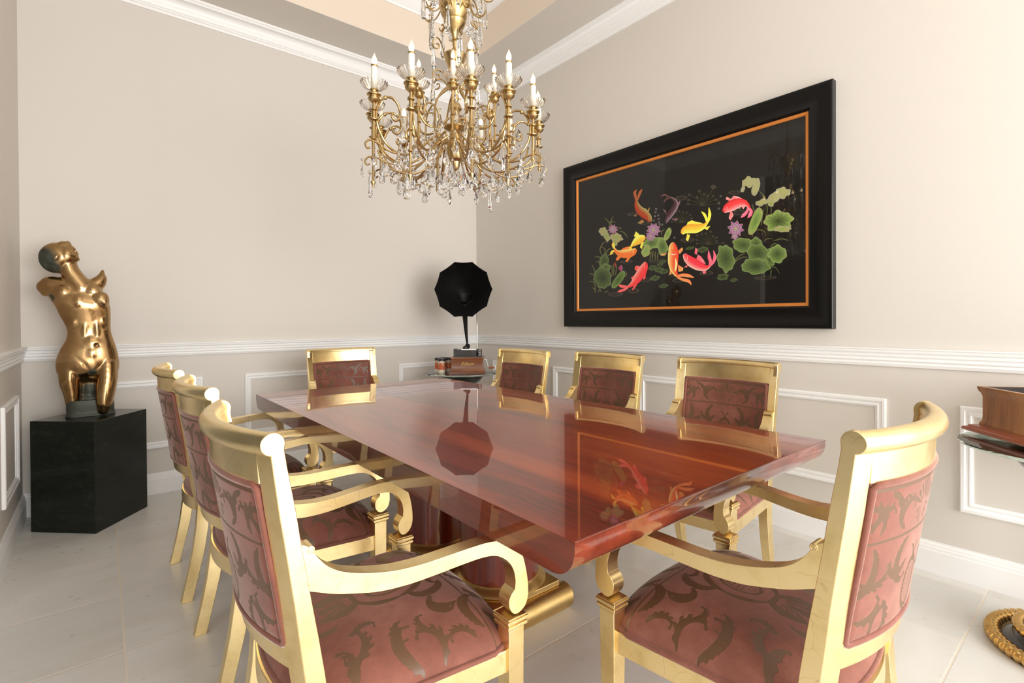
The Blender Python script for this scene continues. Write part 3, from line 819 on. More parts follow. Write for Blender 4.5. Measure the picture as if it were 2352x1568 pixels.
def statue():
    root = empty('bronze_torso_statue', (ped_c[0], ped_c[1], H), 0.0)
    tag(root, 'bronze female torso statue with head thrown back, standing on the black stone pedestal', 'statue')
    K = 2.807 / 1152.
    def A(u): return (u - 212.) * K            # across
    def Z(v): return (952. - v) * K            # up from the pedestal top
    m = MB()
    # torso loft: v, xL, xR, depth front, depth back, y offset
    rows = [(648, 118, 226, .045, .050, .02), (662, 112, 236, .062, .066, .015), (676, 116, 244, .074, .072, .01), (692, 124, 253, .082, .074, .004),
            (706, 133, 256, .080, .070, .0), (722, 140, 257, .072, .066, .0), (745, 152, 256.5, .064, .060, .002), (762, 157, 257.5, .062, .060, .004),
            (780, 153, 263, .068, .068, .004), (800, 141, 270, .078, .084, .004), (822, 132.5, 275, .082, .098, .004), (840, 131.5, 276, .080, .095, .004), (856, 136, 273, .066, .080, .005), (874, 160, 250, .03, .04, .01)]
    rr = smooth_curve(rows, 3); n = 40; V = []; Fc = []
    for (v, a, b, df, db, yo) in rr:
        cx, hw = (A(a) + A(b)) / 2, (A(b) - A(a)) / 2
        for i in range(n):
            t = 2 * PI * i / n; c, s_ = math.cos(t), math.sin(t)
            ex = math.copysign(abs(c) ** .85, c); ey = math.copysign(abs(s_) ** .85, s_)
            V.append((cx + hw * ex, yo + (db if s_ > 0 else df) * ey, Z(v)))
    for j in range(len(rr) - 1):
        for i in range(n):
            a, b = j * n + i, j * n + (i + 1) % n; Fc.append((a, b, b + n, a + n))
    Fc += [tuple(range(n)), tuple(range(len(V) - 1, len(V) - n - 1, -1))]
    m.add(V, Fc)
    def E(u, y, v, rx, ry, rz, rot=0, tilt=0):
        m.ball((A(u), y, Z(v)), 1, 24, 0, (rx, ry, rz), Matrix.Rotation(rot, 3, 'Y') @ Matrix.Rotation(tilt, 3, 'X'))
    def cap(pts, n=20):   # pts: (u, y, v, r)
        q = smooth_curve(pts, 4); m.tube([(A(p[0]), p[1], Z(p[2])) for p in q], [p[3] for p in q], n)
        for p in (q[0], q[-1]): m.ball((A(p[0]), p[1], Z(p[2])), p[3], 20)
    # legs
    cap([(164, .0, 838, .064), (163, -.004, 868, .064), (167, -.006, 896, .052), (169, -.004, 922, .043), (169, .0, 935, .042)])
    cap([(246, -.010, 838, .066), (246, -.026, 868, .065), (242, -.044, 897, .060), (239, -.058, 922, .050), (237, -.060, 937, .038)])
    E(206, .030, 885, .055, .045, .09); E(205, .030, 920, .08, .05, .05)
    E(205, -.020, 836, .05, .05, .045); E(212, -.050, 812, .055, .03, .06)
    E(170, .045, 834, .060, .050, .06); E(238, .045, 834, .060, .050, .06)
    # chest, belly
    E(184, -.048, 695, .050, .036, .050, .25); E(233, -.042, 688, .052, .040, .046, -.3); E(240, -.040, 692, .036, .044, .034, -.3)
    E(183, -.082, 702, .007, .007, .007); E(245, -.080, 697, .007, .007, .007)
    E(212, -.044, 792, .070, .030, .062); E(208, -.034, 732, .050, .030, .06)
    E(176, -.028, 735, .03, .036, .06, .35); E(236, -.024, 735, .024, .036, .06, -.15)
    E(197, -.046, 752, .015, .020, .085, .05); E(224, -.046, 752, .015, .020, .085, -.05)
    # shoulders with cut arm stubs
    cap([(152, .012, 664, .056), (134, .015, 658, .050), (118, .018, 656, .044), (107, .020, 661, .034)])
    cap([(106, .020, 661, .033), (112, .022, 672, .026)])
    cap([(205, .008, 664, .054), (222, .012, 655, .046), (232, .016, 643, .032), (237, .018, 630, .020), (239, .018, 621, .011)])
    cap([(232, .016, 642, .030), (239, .016, 636, .016), (242, .016, 630, .009)])
    E(200, .0, 668, .095, .055, .052); E(170, 0, 664, .08, .05, .05)
    E(152, -.03, 674, .05, .035, .045, .2); E(215, -.035, 670, .05, .03, .04)
    # neck and head thrown back
    cap([(190, .002, 662, .064), (178, .002, 645, .058), (167, .002, 628, .054), (160, .004, 610, .054), (155, .006, 596, .056)])
    E(137, .010, 596, .096, .074, .084, -.10)
    E(158, .000, 592, .060, .062, .064, .3)
    E(170, -.004, 594, .036, .046, .040, .5)
    cap([(150, -.004, 571, .032), (164, -.008, 578, .032), (174, -.010, 586, .026)])
    cap([(150, -.010, 568, .012), (158, -.012, 564, .013), (164, -.012, 562, .012), (165, -.012, 570, .014)])
    cap([(176, -.034, 588, .007), (182, -.014, 586, .010), (181, .010, 587, .007)])
    cap([(169, -.032, 579, .007), (175, -.014, 574, .010), (174, .010, 577, .007)])
    E(181, -.012, 597, .018, .024, .014); cap([(222, .010, 655, .045), (232, .012, 646, .040), (236, .014, 640, .034)])
    E(137, -.060, 597, .012, .012, .022, .7)
    m.v = [(x, y, max(z, .002)) for x, y, z in m.v]
    SX, SY = .775, .86
    m.v = [(x * SX, y * SY, z) for x, y, z in m.v]
    me_o = m.build('body', M_bronze, root, None)
    rm = me_o.modifiers.new('remesh', 'REMESH'); rm.mode = 'VOXEL'; rm.voxel_size = .0052; rm.use_smooth_shade = True
    sm = me_o.modifiers.new('smooth', 'SMOOTH'); sm.iterations = 7; sm.factor = .55
    dg = bpy.context.evaluated_depsgraph_get(); ev = me_o.evaluated_get(dg)
    me = bpy.data.meshes.new_from_object(ev)
    me_o.modifiers.clear(); me_o.data = me
    me.polygons.foreach_set('use_smooth', [True] * len(me.polygons))
    if not me.materials: me.materials.append(M_bronze)
    nv = len(me.vertices); co = np.empty(nv * 3); me.vertices.foreach_get('co', co); co = co.reshape(-1, 3).copy()
    # carve: navel, groin creases, arm pits
    def dent(c, r, d):
        q = np.array((A(c[0]) * SX, c[1] * SY, Z(c[2]))); dist = np.linalg.norm((co - q) * np.array([1, .7, 1]), axis=1)
        w = np.clip(1 - dist / r, 0, 1) ** 1.5; co[:, 1] += w * d
    def crease(pts, r, d):
        for i in range(len(pts) - 1):
            for t in np.linspace(0, 1, 8): 
                p = [pts[i][k] * (1 - t) + pts[i + 1][k] * t for k in range(3)]; dent(p, r, d / 4)
    dent((224, -.078, 792), .016, .016); dent((175, -.030, 581), .016, .020); dent((158, -.055, 571), .014, .012)
    crease([(172, -.09, 812), (196, -.09, 834), (208, -.09, 850)], .016, .010)
    crease([(252, -.09, 815), (232, -.09, 838), (217, -.09, 850)], .016, .010)
    dent((212, -.07, 862), .03, .02); dent((123, -.03, 688), .03, .03)
    dent((186, -.09, 745), .014, .008); crease([(211, -.09, 715), (212, -.09, 780)], .014, .008)
    me.vertices.foreach_set('co', co.ravel())
    pt = np.zeros(nv)
    def patch(c, r):
        q = np.array((A(c[0]) * SX, c[1] * SY, Z(c[2]))); dist = np.linalg.norm(co - q, axis=1)
        np.maximum(pt, np.clip((r - dist) / (r * .35), 0, 1), out=pt)
    patch((110, -.03, 601), .075); patch((124, -.02, 616), .060); patch((213, -.06, 852), .024); patch((206, .0, 893), .048); patch((205, .0, 915), .05); patch((123, -.03, 686), .025); patch((205, .0, 930), .03)
    at = me.attributes.new('patina', 'FLOAT', 'POINT'); at.data.foreach_set('value', pt.astype(np.float32))
    # rough cast block the torso grows from
    b = MB(); V = []; Fc = []; n = 40
    zz = [(.0015, 1.0), (.010, 1.0), (.012, .97), (.030, .955), (.05, .96), (.075, .955), (.088, .93)]
    for (z, s_) in zz:
        for i in range(n):
            t = 2 * PI * i / n; c, q = math.cos(t), math.sin(t)
            hx = A(265) - A(151); k = s_ * (1 + .012 * math.sin(5 * t + z * 60))
            up = .03 * max(0, math.cos(t - .4)) * (z > .08)
            V.append(((A(265) + A(151)) / 2 + hx / 2 * math.copysign(abs(c) ** .5, c) * k, .015 + .085 * math.copysign(abs(q) ** .5, q) * k, z - up * .3))
    for j in range(len(zz) - 1):
        for i in range(n):
            a, c = j * n + i, j * n + (i + 1) % n; Fc.append((a, c, c + n, a + n))
    Fc += [tuple(range(n - 1, -1, -1)), tuple(range(len(V) - n, len(V)))]
    V = [(x * SX, y * SY, z) for x, y, z in V]
    b.add(V, Fc); b.build('cast_base', M_rock, root, 50)
statue()

# ------------------------------------------------------------------ picture
def picture():
    y0, y1, z0, z1 = -3.048, -1.217, 1.051, 2.262
    root = empty('framed_koi_embroidery', (0, (y0 + y1) / 2, z0))
    tag(root, 'large embroidery of koi and lotus in a wide black frame with orange inner edge', 'picture')
    cy, cz0 = (y0 + y1) / 2, z0
    def L_(x, y, z): return (x, y - cy, z - cz0)
    # frame profile: (inwards, depth from wall)
    fp = [(0, .002), (0, .042), (.004, .046), (.014, .046), (.022, .044), (.045, .034), (.070, .029), (.095, .031), (.110, .036), (.116, .036), (.119, .028), (.128, .024), (.128, .010), (.128, .002)]
    fp = [(a * .90, b) for a, b in fp]
    m = MB(); path = []
    for (y, z, dy, dz) in ((y0, z0, 1, 1), (y1, z0, -1, 1), (y1, z1, -1, -1), (y0, z1, 1, -1)):
        path.append((L_(0, y, z), (0, dy, dz), (-1, 0, 0)))
    m.sweep(fp, path, closed=True); m.build('frame', M_frame, root, 30)
    m = MB(); m.sweep([(.113, .012), (.113, .021), (.116, .024), (.128, .022), (.132, .017), (.132, .012)], path, closed=True); m.build('fillet', M_fillet, root, 30)
    m = MB(); m.box(-.012, -.004, y0 - cy + .11, y1 - cy - .11, .11, z1 - z0 - .11); bd = m.build('backing_cloth', M_cloth, root, smooth=False)
    m = MB(); x = -.0165
    m.add([L_(x, y0 + .117, z0 + .117), L_(x, y1 - .117, z0 + .117), L_(x, y1 - .117, z1 - .117), L_(x, y0 + .117, z1 - .117)], [(0, 1, 2, 3)])
    gp = m.build('glass_pane', M_pane, root, smooth=False)
    if gp.data.polygons[0].normal.x > 0: gp.data.flip_normals()
    # ---- embroidery: drawing sheet coordinates -> place on the cloth
    h = (.001660499, -9.792e-06, 1.129555365, .000289086, -.000959075, 2.377748463, .000267463, -3.03e-06)
    def S_(X, Y):
        w = h[6] * X + h[7] * Y + 1
        s = (h[0] * X + h[1] * Y + h[2]) / w; z = (h[3] * X + h[4] * Y + h[5]) / w
        return -s, z
    V = []; Fc = []; C = []; lay = [0]
    rnd = random.Random(3)
    def put(P, cols, faces):
        k = len(V); lay[0] += 1; x = -.0122 - lay[0] * .000016
        for (X, Y), c in zip(P, cols):
            y, z = S_(X, Y); V.append(L_(x, y, z)); C.append((*[min(1., q * 2.3) for q in c], 1))
        Fc.extend([tuple(i + k for i in f) for f in faces])
    def mixc(a, b, t): return tuple(a[i] * (1 - t) + b[i] * t for i in range(3))
    def lin(c): return tuple((v / 255) ** 2.2 for v in c)
    def blob(cx, cy_, rx, ry, rot, ci, ce, lobes=7, amp=.10, vein=True, veinc=None):
        n = 56; rings = 7; P = [(cx, cy_)]; cols = [ci]; ph = rnd.random() * 6
        cr, sr = math.cos(rot), math.sin(rot)
        for j in range(1, rings + 1):
            t = j / rings
            for i in range(n):
                a = 2 * PI * i / n
                k = 1 + t * t * amp * (math.sin(lobes * a + ph) * .7 + .6 * math.sin((lobes // 2 + 1) * a + ph * 2))
                px, py = rx * t * k * math.cos(a), ry * t * k * math.sin(a)
                P.append((cx + px * cr - py * sr, cy_ + px * sr + py * cr))
                c = mixc(ci, ce, t ** 1.6)
                if vein and i % 4 == 0 and t < .95: c = mixc(c, veinc or ce, .45)
                if j == rings: c = mixc(c, (1, 1, .85), .10)
                cols.append(c)
        F_ = [(0, 1 + i, 1 + (i + 1) % n) for i in range(n)]
        for j in range(rings - 1):
            for i in range(n):
                a, b = 1 + j * n + i, 1 + j * n + (i + 1) % n; F_.append((a, a + n, b + n, b))
        put(P, cols, F_)
    def strip(P, ws, cl, cm, cr_, n=5):
        Q = smooth_curve(P, n); ts = np.linspace(0, 1, len(Q)); W = np.interp(ts, np.linspace(0, 1, len(ws)), ws)
        PP = []; cols = []
        for i, q in enumerate(Q):
            a = Q[max(0, i - 1)]; b = Q[min(len(Q) - 1, i + 1)]; d = np.array(b) - np.array(a); d = d / (np.hypot(*d) + 1e-9)
            nx, ny = -d[1], d[0]
            for k in (-1, -.5, 0, .5, 1):
                PP.append((q[0] + nx * W[i] * k, q[1] + ny * W[i] * k))
                c = mixc(cm, cl, abs(k) ** 1.5) if k < 0 else mixc(cm, cr_, abs(k) ** 1.5)
                if i % 2 and abs(k) < .9: c = mixc(c, (0, 0, 0), .10)
                cols.append(c)
        F_ = []
        for i in range(len(Q) - 1):
            for k in range(4):
                a = i * 5 + k; F_.append((a, a + 1, a + 6, a + 5))
        put(PP, cols, F_)
    def fin(root_, tips, c0, c1, base=None):
        # a fan from root point to tip points
        P = [root_]; cols = [c0]
        for i, t in enumerate(tips): P.append(t); cols.append(c1 if i % 2 == 0 else mixc(c0, c1, .5))
        put(P, cols, [(0, i, i + 1) for i in range(1, len(tips))])
    RED, ORG, YEL = lin((205, 48, 48)), lin((224, 84, 34)), lin((232, 150, 40))
    def fish(sp, w, body, back, belly, tail, tailc, fins=(), finc=None, eye=True):
        for f in fins: fin(f[0], f[1:], body, finc or tailc)
        strip(tail[0], [w * .16, w * .3, w * .34, w * .03], mixc(body, tailc, .3), tailc, tailc)
        strip(tail[1], [w * .16, w * .28, w * .30, w * .03], mixc(body, tailc, .3), tailc, tailc)
        strip(sp, [w * .28, w * .78, w, w * .95, w * .72, w * .42, w * .2], back, body, belly)
        # head cover and eye
        x, y = sp[0]; x2, y2 = sp[1]
        strip([(x + (x2 - x) * .9, y + (y2 - y) * .9 - w * .5), (x + (x2 - x) * 1.1, y + (y2 - y) * 1.1), (x + (x2 - x) * .9, y + (y2 - y) * .9 + w * .5)], [1, 2.2, 1], belly, belly, belly)
        if eye:
            blob(x * .65 + x2 * .35, y * .65 + y2 * .35 - w * .3, w * .12, w * .12, 0, (.02, .02, .02), belly, 3, 0, False)
    def sm_leaf(cx, cy_, rx, ry, rot, dark=.6): blob(cx, cy_, rx, ry, rot, lin((44 * dark + 20, 70 * dark, 30)), lin((90, 120, 60)), 6, .12, True)
    # faint water rings and pads
    for (X, Y, a, b) in ((610, 470, 42, 12), (700, 540, 50, 13), (1010, 335, 48, 18), (1445, 290, 48, 16), (1060, 680, 55, 18), (560, 858, 50, 12), (715, 1005, 48, 18), (620, 1095, 45, 18), (985, 1010, 48, 18), (1215, 952, 55, 17), (940, 965, 40, 14), (470, 1125, 60, 16), (1480, 455, 55, 20), (790, 855, 45, 12), (1700, 990, 90, 14)):
        blob(X, Y, a, b, -.05, lin((34, 30, 24)), lin((66, 58, 46)), 3, .03, False)
    for (X, Y, a, b) in ((775, 908, 34, 20), (830, 925, 34, 20), (870, 938, 34, 18), (835, 880, 24, 14), (860, 855, 26, 14), (795, 992, 38, 20), (865, 1056, 36, 16), (1080, 746, 34, 12), (1185, 758, 45, 22), (1350, 982, 46, 26), (1440, 1008, 28, 14)):
        sm_leaf(X, Y, a, b, -.2, .8)
    # grasses and stems at left
    g1, g2 = lin((120, 125, 70)), lin((70, 78, 40))
    for P in ([(300, 1110), (305, 1060), (290, 1025), (250, 1018)], [(310, 1110), (300, 1080), (280, 1072)], [(330, 1110), (340, 1080), (355, 1110)], [(380, 1118), (395, 1100), (415, 1104)],
              [(300, 970), (298, 920), (275, 880)], [(300, 985), (285, 960), (255, 958)], [(345, 900), (335, 860), (308, 860)], [(350, 880), (355, 840), (325, 815), (300, 825)],
              [(360, 850), (385, 790), (380, 750), (350, 735)], [(365, 830), (350, 780), (345, 750), (375, 700), (400, 700)], [(390, 800), (410, 760), (440, 745)], [(395, 820), (440, 790), (460, 800)],
              [(400, 700), (395, 670), (365, 655)], [(425, 580), (425, 540), (455, 480)], [(425, 580), (420, 540), (380, 495)], [(435, 570), (440, 530), (475, 535)], [(490, 590), (500, 580), (525, 590)], [(500, 605), (540, 620), (575, 665)],
              [(440, 980), (445, 920), (430, 880)], [(455, 975), (458, 910), (450, 870)], [(470, 970), (480, 900), (470, 870)], [(550, 985), (560, 960), (550, 930)],
              [(850, 640), (850, 610), (875, 590)], [(770, 850), (775, 800), (780, 760)], [(800, 850), (795, 800), (800, 770)], [(820, 850), (815, 810), (830, 770)], [(750, 850), (760, 800), (765, 770)],
              [(1690, 985), (1690, 930), (1720, 905), (1780, 905), (1815, 958)], [(1740, 985), (1745, 940), (1750, 920)], [(1430, 900), (1460, 850), (1520, 820), (1575, 825)], [(1430, 870), (1480, 815), (1540, 785)],
              [(1590, 660), (1600, 620), (1640, 595), (1690, 610), (1705, 650)], [(1690, 690), (1710, 670), (1760, 670)], [(1760, 690), (1830, 670), (1890, 685)], [(1735, 740), (1770, 710), (1800, 715)],
              [(1700, 490), (1715, 430), (1690, 330), (1640, 270)], [(1745, 470), (1745, 420), (1740, 390)], [(1665, 560), (1670, 500), (1690, 420)], [(1615, 460), (1600, 420), (1590, 380)]):
        strip(P, [2, 5, 5, 1.2], g2, g1, g2)
    # little umbel plants
    for (cx, cy_, s) in ((1180, 400, 1.), (1010, 540, .8), (1230, 720, .9)):
        for k in range(10):
            a = -PI * (k + .5) / 10; r = (70 + rnd.random() * 60) * s; ex, ey = cx + r * 1.15 * math.cos(a), cy_ + r * math.sin(a)
            strip([(cx, cy_), (cx + r * .5 * math.cos(a) + 6, cy_ + r * .6 * math.sin(a)), (ex, ey)], [2, 2, 1.4], lin((60, 58, 40)), lin((84, 82, 56)), lin((60, 58, 40)))
            blob(ex, ey, 10 * s, 9 * s, 0, lin((44, 42, 30)), lin((96, 92, 66)), 7, .3, False)
    strip([(1210, 350), (1250, 300), (1272, 245)], [2, 2, 1.5], lin((60, 58, 40)), lin((84, 82, 56)), lin((60, 58, 40))); blob(1272, 245, 18, 14, 0, lin((44, 42, 30)), lin((110, 106, 80)), 7, .3, False)
    for (X, Y) in ((1333, 320), (1319, 374), (1318, 422), (805, 425), (800, 452), (795, 485), (822, 478), (785, 520), (825, 508), (828, 535), (835, 552), (955, 660), (855, 555)):
        blob(X, Y, 8, 8, 0, lin((40, 38, 34)), lin((150, 145, 140)), 3, 0, False)
    LG, LD, LM = lin((205, 222, 140)), lin((52, 72, 34)), lin((140, 165, 92))
    # leaves
    for a in ((1565, 205, 58, 42, -.3, LG, lin((190, 210, 120)), 6, .16), (1515, 262, 16, 30, .3, LG, LG, 4, .1), (1622, 247, 30, 76, .28, lin((190, 212, 122)), LG, 4, .06),
              (1835, 295, 70, 45, -.2, lin((176, 200, 110)), LG, 7, .14), (1770, 335, 68, 40, -.7, lin((186, 206, 120)), LG, 6, .12), (1670, 372, 55, 26, -.3, lin((176, 200, 110)), LG, 6, .14), (1745, 378, 26, 30, 0, LM, LG, 5, .1),
              (1618, 525, 40, 122, .38, lin((110, 140, 70)), lin((170, 196, 110)), 4, .05), (1808, 525, 118, 82, -.15, LD, lin((160, 186, 104)), 8, .12), (1840, 590, 70, 26, 0, LM, LG, 7, .12),
              (1375, 830, 72, 112, -.15, lin((60, 82, 42)), lin((128, 152, 84)), 8, .10), (1518, 722, 88, 60, .2, lin((66, 88, 46)), lin((134, 158, 88)), 7, .08), (1625, 715, 50, 58, -.3, lin((66, 88, 46)), lin((134, 158, 88)), 6, .08),
              (1640, 790, 92, 76, .35, lin((52, 74, 38)), lin((124, 148, 80)), 7, .07), (1745, 820, 42, 78, .1, lin((56, 78, 40)), lin((126, 150, 82)), 6, .08), (1798, 795, 76, 72, -.3, lin((64, 88, 46)), lin((146, 172, 96)), 7, .09), (1620, 895, 118, 66, 0, lin((48, 70, 36)), lin((124, 150, 80)), 8, .08),
              (372, 610, 36, 34, .2, lin((170, 196, 116)), LG, 6, .12), (400, 650, 24, 44, -.4, LM, LG, 5, .1), (478, 662, 52, 38, .1, lin((150, 178, 100)), LG, 7, .14), (468, 700, 22, 34, 0, LM, LG, 5, .1),
              (380, 855, 38, 62, .1, LD, lin((104, 128, 70)), 5, .08), (395, 905, 36, 32, 0, lin((60, 84, 40)), lin((130, 156, 84)), 5, .08), (368, 990, 72, 88, -.15, lin((42, 62, 34)), lin((100, 124, 66)), 8, .07), (497, 1005, 30, 86, .62, lin((70, 98, 46)), lin((128, 158, 80)), 4, .04),
              (770, 705, 78, 50, -.35, lin((80, 106, 56)), lin((156, 182, 104)), 8, .10), (722, 770, 34, 52, .3, LM, lin((170, 194, 112)), 5, .08), (858, 735, 42, 76, -.1, lin((74, 100, 52)), lin((150, 176, 98)), 6, .10), (900, 632, 24, 56, .4, lin((120, 150, 76)), lin((176, 198, 114)), 4, .05)):
        blob(*a)
    # lotus flowers
    def lotus(cx, cy_, r, n=9):
        for j, (rr, cc) in enumerate(((1, 0), (.72, .35))):
            for k in range(n):
                a = 2 * PI * (k + .5 * j) / n + .2; ca, sa = math.cos(a), math.sin(a)
                c0, c1 = mixc(lin((200, 50, 120)), lin((240, 160, 200)), cc), lin((250, 215, 235))
                strip([(cx, cy_), (cx + r * rr * .55 * ca, cy_ + r * rr * .55 * sa), (cx + r * rr * ca, cy_ + r * rr * sa)], [r * .08, r * .26, r * .03], c1, c0, c1, 4)
        blob(cx, cy_, r * .18, r * .18, 0, lin((230, 200, 80)), lin((240, 190, 150)), 5, .1, False)
    lotus(452, 592, 42, 9); lotus(785, 598, 60, 9); lotus(760, 650, 45, 7); lotus(1458, 588, 70, 8)
    lotus(1450, 650, 34, 5)
    strip([(520, 935), (516, 910), (522, 885)], [4, 18, 3], lin((220, 90, 130)), lin((200, 50, 110)), lin((240, 150, 180)))
    strip([(473, 900), (470, 880), (470, 860)], [3, 7, 2], RED, ORG, RED)
    # fish
    fish([(758, 532), (745, 500), (712, 468), (676, 440), (655, 408), (645, 375), (642, 352)], 36, ORG, lin((196, 50, 24)), lin((246, 190, 120)), [[(642, 360), (636, 320), (632, 290), (648, 268)], [(648, 360), (664, 320), (678, 285), (694, 262)]], lin((236, 110, 60)),
         [((700, 450), (665, 395), (700, 415), (725, 425), (745, 455)), ((745, 470), (755, 410), (740, 430), (725, 450)), ((690, 510), (660, 540), (680, 550), (710, 530)), ((650, 470), (625, 480), (640, 490))], lin((250, 190, 110)))
    PU = lin((92, 58, 66))
    fish([(884, 540), (902, 500), (925, 460), (955, 420), (968, 380), (950, 348), (915, 330)], 28, PU, lin((60, 34, 44)), lin((190, 160, 170)), [[(920, 335), (895, 318), (870, 312), (842, 325)], [(918, 338), (900, 340), (880, 355), (868, 378)]], lin((110, 74, 70)),
         [((895, 480), (862, 425), (885, 440)), ((965, 400), (1005, 355), (1000, 390), (980, 410)), ((935, 500), (985, 505), (970, 525), (940, 515))], lin((180, 140, 150)))
    fish([(1018, 630), (1040, 602), (1085, 588), (1130, 588), (1175, 575), (1205, 558), (1225, 535)], 38, YEL, lin((226, 110, 30)), lin((250, 205, 80)), [[(1222, 545), (1238, 510), (1245, 465), (1238, 412)], [(1222, 540), (1215, 500), (1200, 470), (1176, 446)]], lin((240, 225, 60)),
         [((1110, 570), (1055, 560), (1065, 535), (1098, 518), (1130, 530), (1190, 542)), ((1060, 630), (1050, 680), (1068, 692), (1085, 640)), ((1190, 580), (1225, 600), (1250, 565))], lin((245, 215, 70)))
    fish([(1360, 452), (1385, 425), (1425, 400), (1470, 380), (1515, 375), (1550, 390), (1572, 420)], 44, RED, lin((150, 24, 30)), lin((240, 130, 130)), [[(1565, 415), (1585, 445), (1575, 475), (1555, 500)], [(1560, 420), (1545, 455), (1520, 480), (1500, 496)]], lin((226, 90, 110)),
         [((1440, 375), (1375, 345), (1385, 325), (1420, 345), (1440, 318), (1480, 325), (1520, 345), (1535, 375)), ((1420, 430), (1400, 500), (1415, 520), (1440, 480)), ((1500, 400), (1520, 430), (1540, 400))], lin((240, 130, 130)))
    fish([(715, 650), (700, 660), (675, 672), (650, 690), (632, 705), (615, 720), (600, 735)], 34, YEL, lin((228, 120, 40)), lin((250, 220, 90)), [[(600, 735), (590, 745), (580, 750), (570, 755)], [(600, 735), (600, 745), (595, 755), (590, 765)]], YEL,
         [((650, 665), (625, 650), (640, 610), (660, 625), (680, 650)), ((690, 680), (675, 740), (690, 755), (705, 700))], lin((240, 220, 70)))
    fish([(642, 752), (620, 775), (585, 790), (545, 795), (510, 790), (482, 775), (468, 752)], 36, ORG, lin((220, 90, 30)), lin((246, 170, 90)), [[(470, 755), (458, 735), (455, 715), (462, 700)], [(474, 765), (450, 775), (440, 790), (428, 800)]], lin((236, 170, 60)),
         [((560, 765), (510, 770), (540, 745), (580, 732), (590, 760)), ((580, 810), (555, 855), (570, 862), (600, 820)), ((500, 800), (475, 840), (490, 852), (520, 820))], lin((226, 96, 40)))
    fish([(720, 862), (712, 895), (690, 940), (660, 985), (630, 1025), (600, 1050), (575, 1066)], 38, RED, lin((170, 36, 40)), lin((232, 120, 110)), [[(580, 1062), (550, 1062), (520, 1058), (498, 1046)], [(578, 1068), (550, 1085), (515, 1098), (488, 1104)]], lin((226, 80, 80)),
         [((650, 940), (630, 920), (635, 895), (660, 890), (680, 900)), ((700, 950), (705, 1010), (720, 990), (722, 955)), ((640, 1030), (612, 1080), (615, 1095), (650, 1050)), ((625, 970), (600, 990), (615, 1010))], lin((220, 80, 76)))
    fish([(945, 702), (945, 740), (948, 800), (945, 860), (950, 915), (965, 955), (985, 980)], 44, lin((222, 72, 36)), lin((200, 44, 30)), lin((250, 170, 100)), [[(978, 975), (1020, 968), (1070, 972), (1118, 988)], [(980, 985), (1030, 1005), (1075, 1018), (1096, 1050)]], lin((238, 110, 64)),
         [((905, 790), (850, 810), (845, 795), (880, 790)), ((985, 770), (1020, 740), (1028, 760), (1000, 795)), ((920, 920), (915, 965), (935, 960)), ((985, 880), (1030, 910), (1025, 935), (990, 940))], lin((244, 140, 80)))
    strip([(965, 830), (972, 870), (968, 910), (960, 940)], [2, 8, 8, 2], lin((250, 200, 120)), lin((250, 180, 100)), lin((250, 210, 140)))
    strip([(925, 795), (948, 800), (972, 795)], [1, 3, 1], lin((250, 200, 160)), lin((250, 200, 160)), lin((250, 200, 160)))
    fish([(1036, 795), (1062, 830), (1100, 862), (1145, 888), (1190, 905), (1225, 905), (1248, 888)], 42, lin((205, 44, 56)), lin((165, 28, 40)), lin((240, 140, 130)), [[(1240, 895), (1252, 860), (1242, 820), (1236, 765)], [(1245, 895), (1275, 860), (1288, 815), (1276, 764)]], lin((236, 84, 100)),
         [((1130, 850), (1150, 800), (1175, 815), (1200, 850), (1215, 880)), ((1120, 790), (1130, 742), (1148, 760), (1140, 800)), ((1185, 920), (1190, 955), (1215, 955), (1215, 925)), ((1070, 875), (1035, 905), (1060, 905))], lin((238, 100, 110)))
    me = bpy.data.meshes.new('embroidery'); me.from_pydata(V, [], Fc); me.materials.append(M_silk); me.update()
    at = me.color_attributes.new('tint', 'FLOAT_COLOR', 'POINT'); at.data.foreach_set('color', np.array(C, np.float32).ravel())
    link(bpy.data.objects.new('embroidery', me), bd)
picture()

# ------------------------------------------------------------------ round glass stands
def carved_ring(R_, z, r, seed=0, n=72):
    """a rope of carved leaves: ring with lumps, one mesh"""
    m = MB(); pts = []; rad = []
    for i in range(n * 4):
        a = 2 * PI * i / (n * 4); pts.append((R_ * math.cos(a), R_ * math.sin(a), z)); rad.append(r * (1 + .16 * math.sin(a * n)))
    m.tube(pts, rad, 10, closed=True)
    rd = random.Random(seed)
    for i in range(n):
        a = 2 * PI * i / n; M_ = Matrix.Rotation(a, 3, 'Z') @ Matrix.Rotation(.6, 3, 'X')
        m.ball(((R_ + r * .25) * math.cos(a), (R_ + r * .25) * math.sin(a), z + r * .55), r * .42, 8, 0, (1.3, .55, .9), M_)
    return m
def stand(name, loc, label, gr=.305, gh=.68):
    root = empty(name, loc); tag(root, label, 'pedestal table')
    m = MB(); m.lathe([(0, gh - .012), (gr - .008, gh - .012), (gr - .001, gh - .009), (gr, gh - .003), (gr - .002, gh), (0, gh)], 96); m.build('glass_top', M_tableglass, root, 30)
    kz = (gh - .012) / .726
    m = MB(); m.lathe([(r, z * kz) for r, z in [(0, 0), (.222, 0), (.222, .012), (.18, .030), (.165, .036), (.150, .060), (.120, .066), (.09, .085), (.075, .12), (.055, .20), (.05, .36), (.055, .50), (.075, .56), (.078, .575), (.05, .59), (.05, .605), (.09, .625), (.14, .655), (.165, .69), (.172, .716), (.172, .7255), (0, .7255)]], 64)
    m.build('pedestal_body', M_black, root, 35)
    carved_ring(.214, .021, .020, 1, 56).build('gilt_rim', M_gilt, root, 60)
    carved_ring(.150, .062, .014, 2, 44).build('gilt_ring', M_gilt, root, 60)
    return root
stand('phonograph_stand', (-.494, -.493, 0), 'round glass topped black stand in the far corner, carrying the horn phonograph')
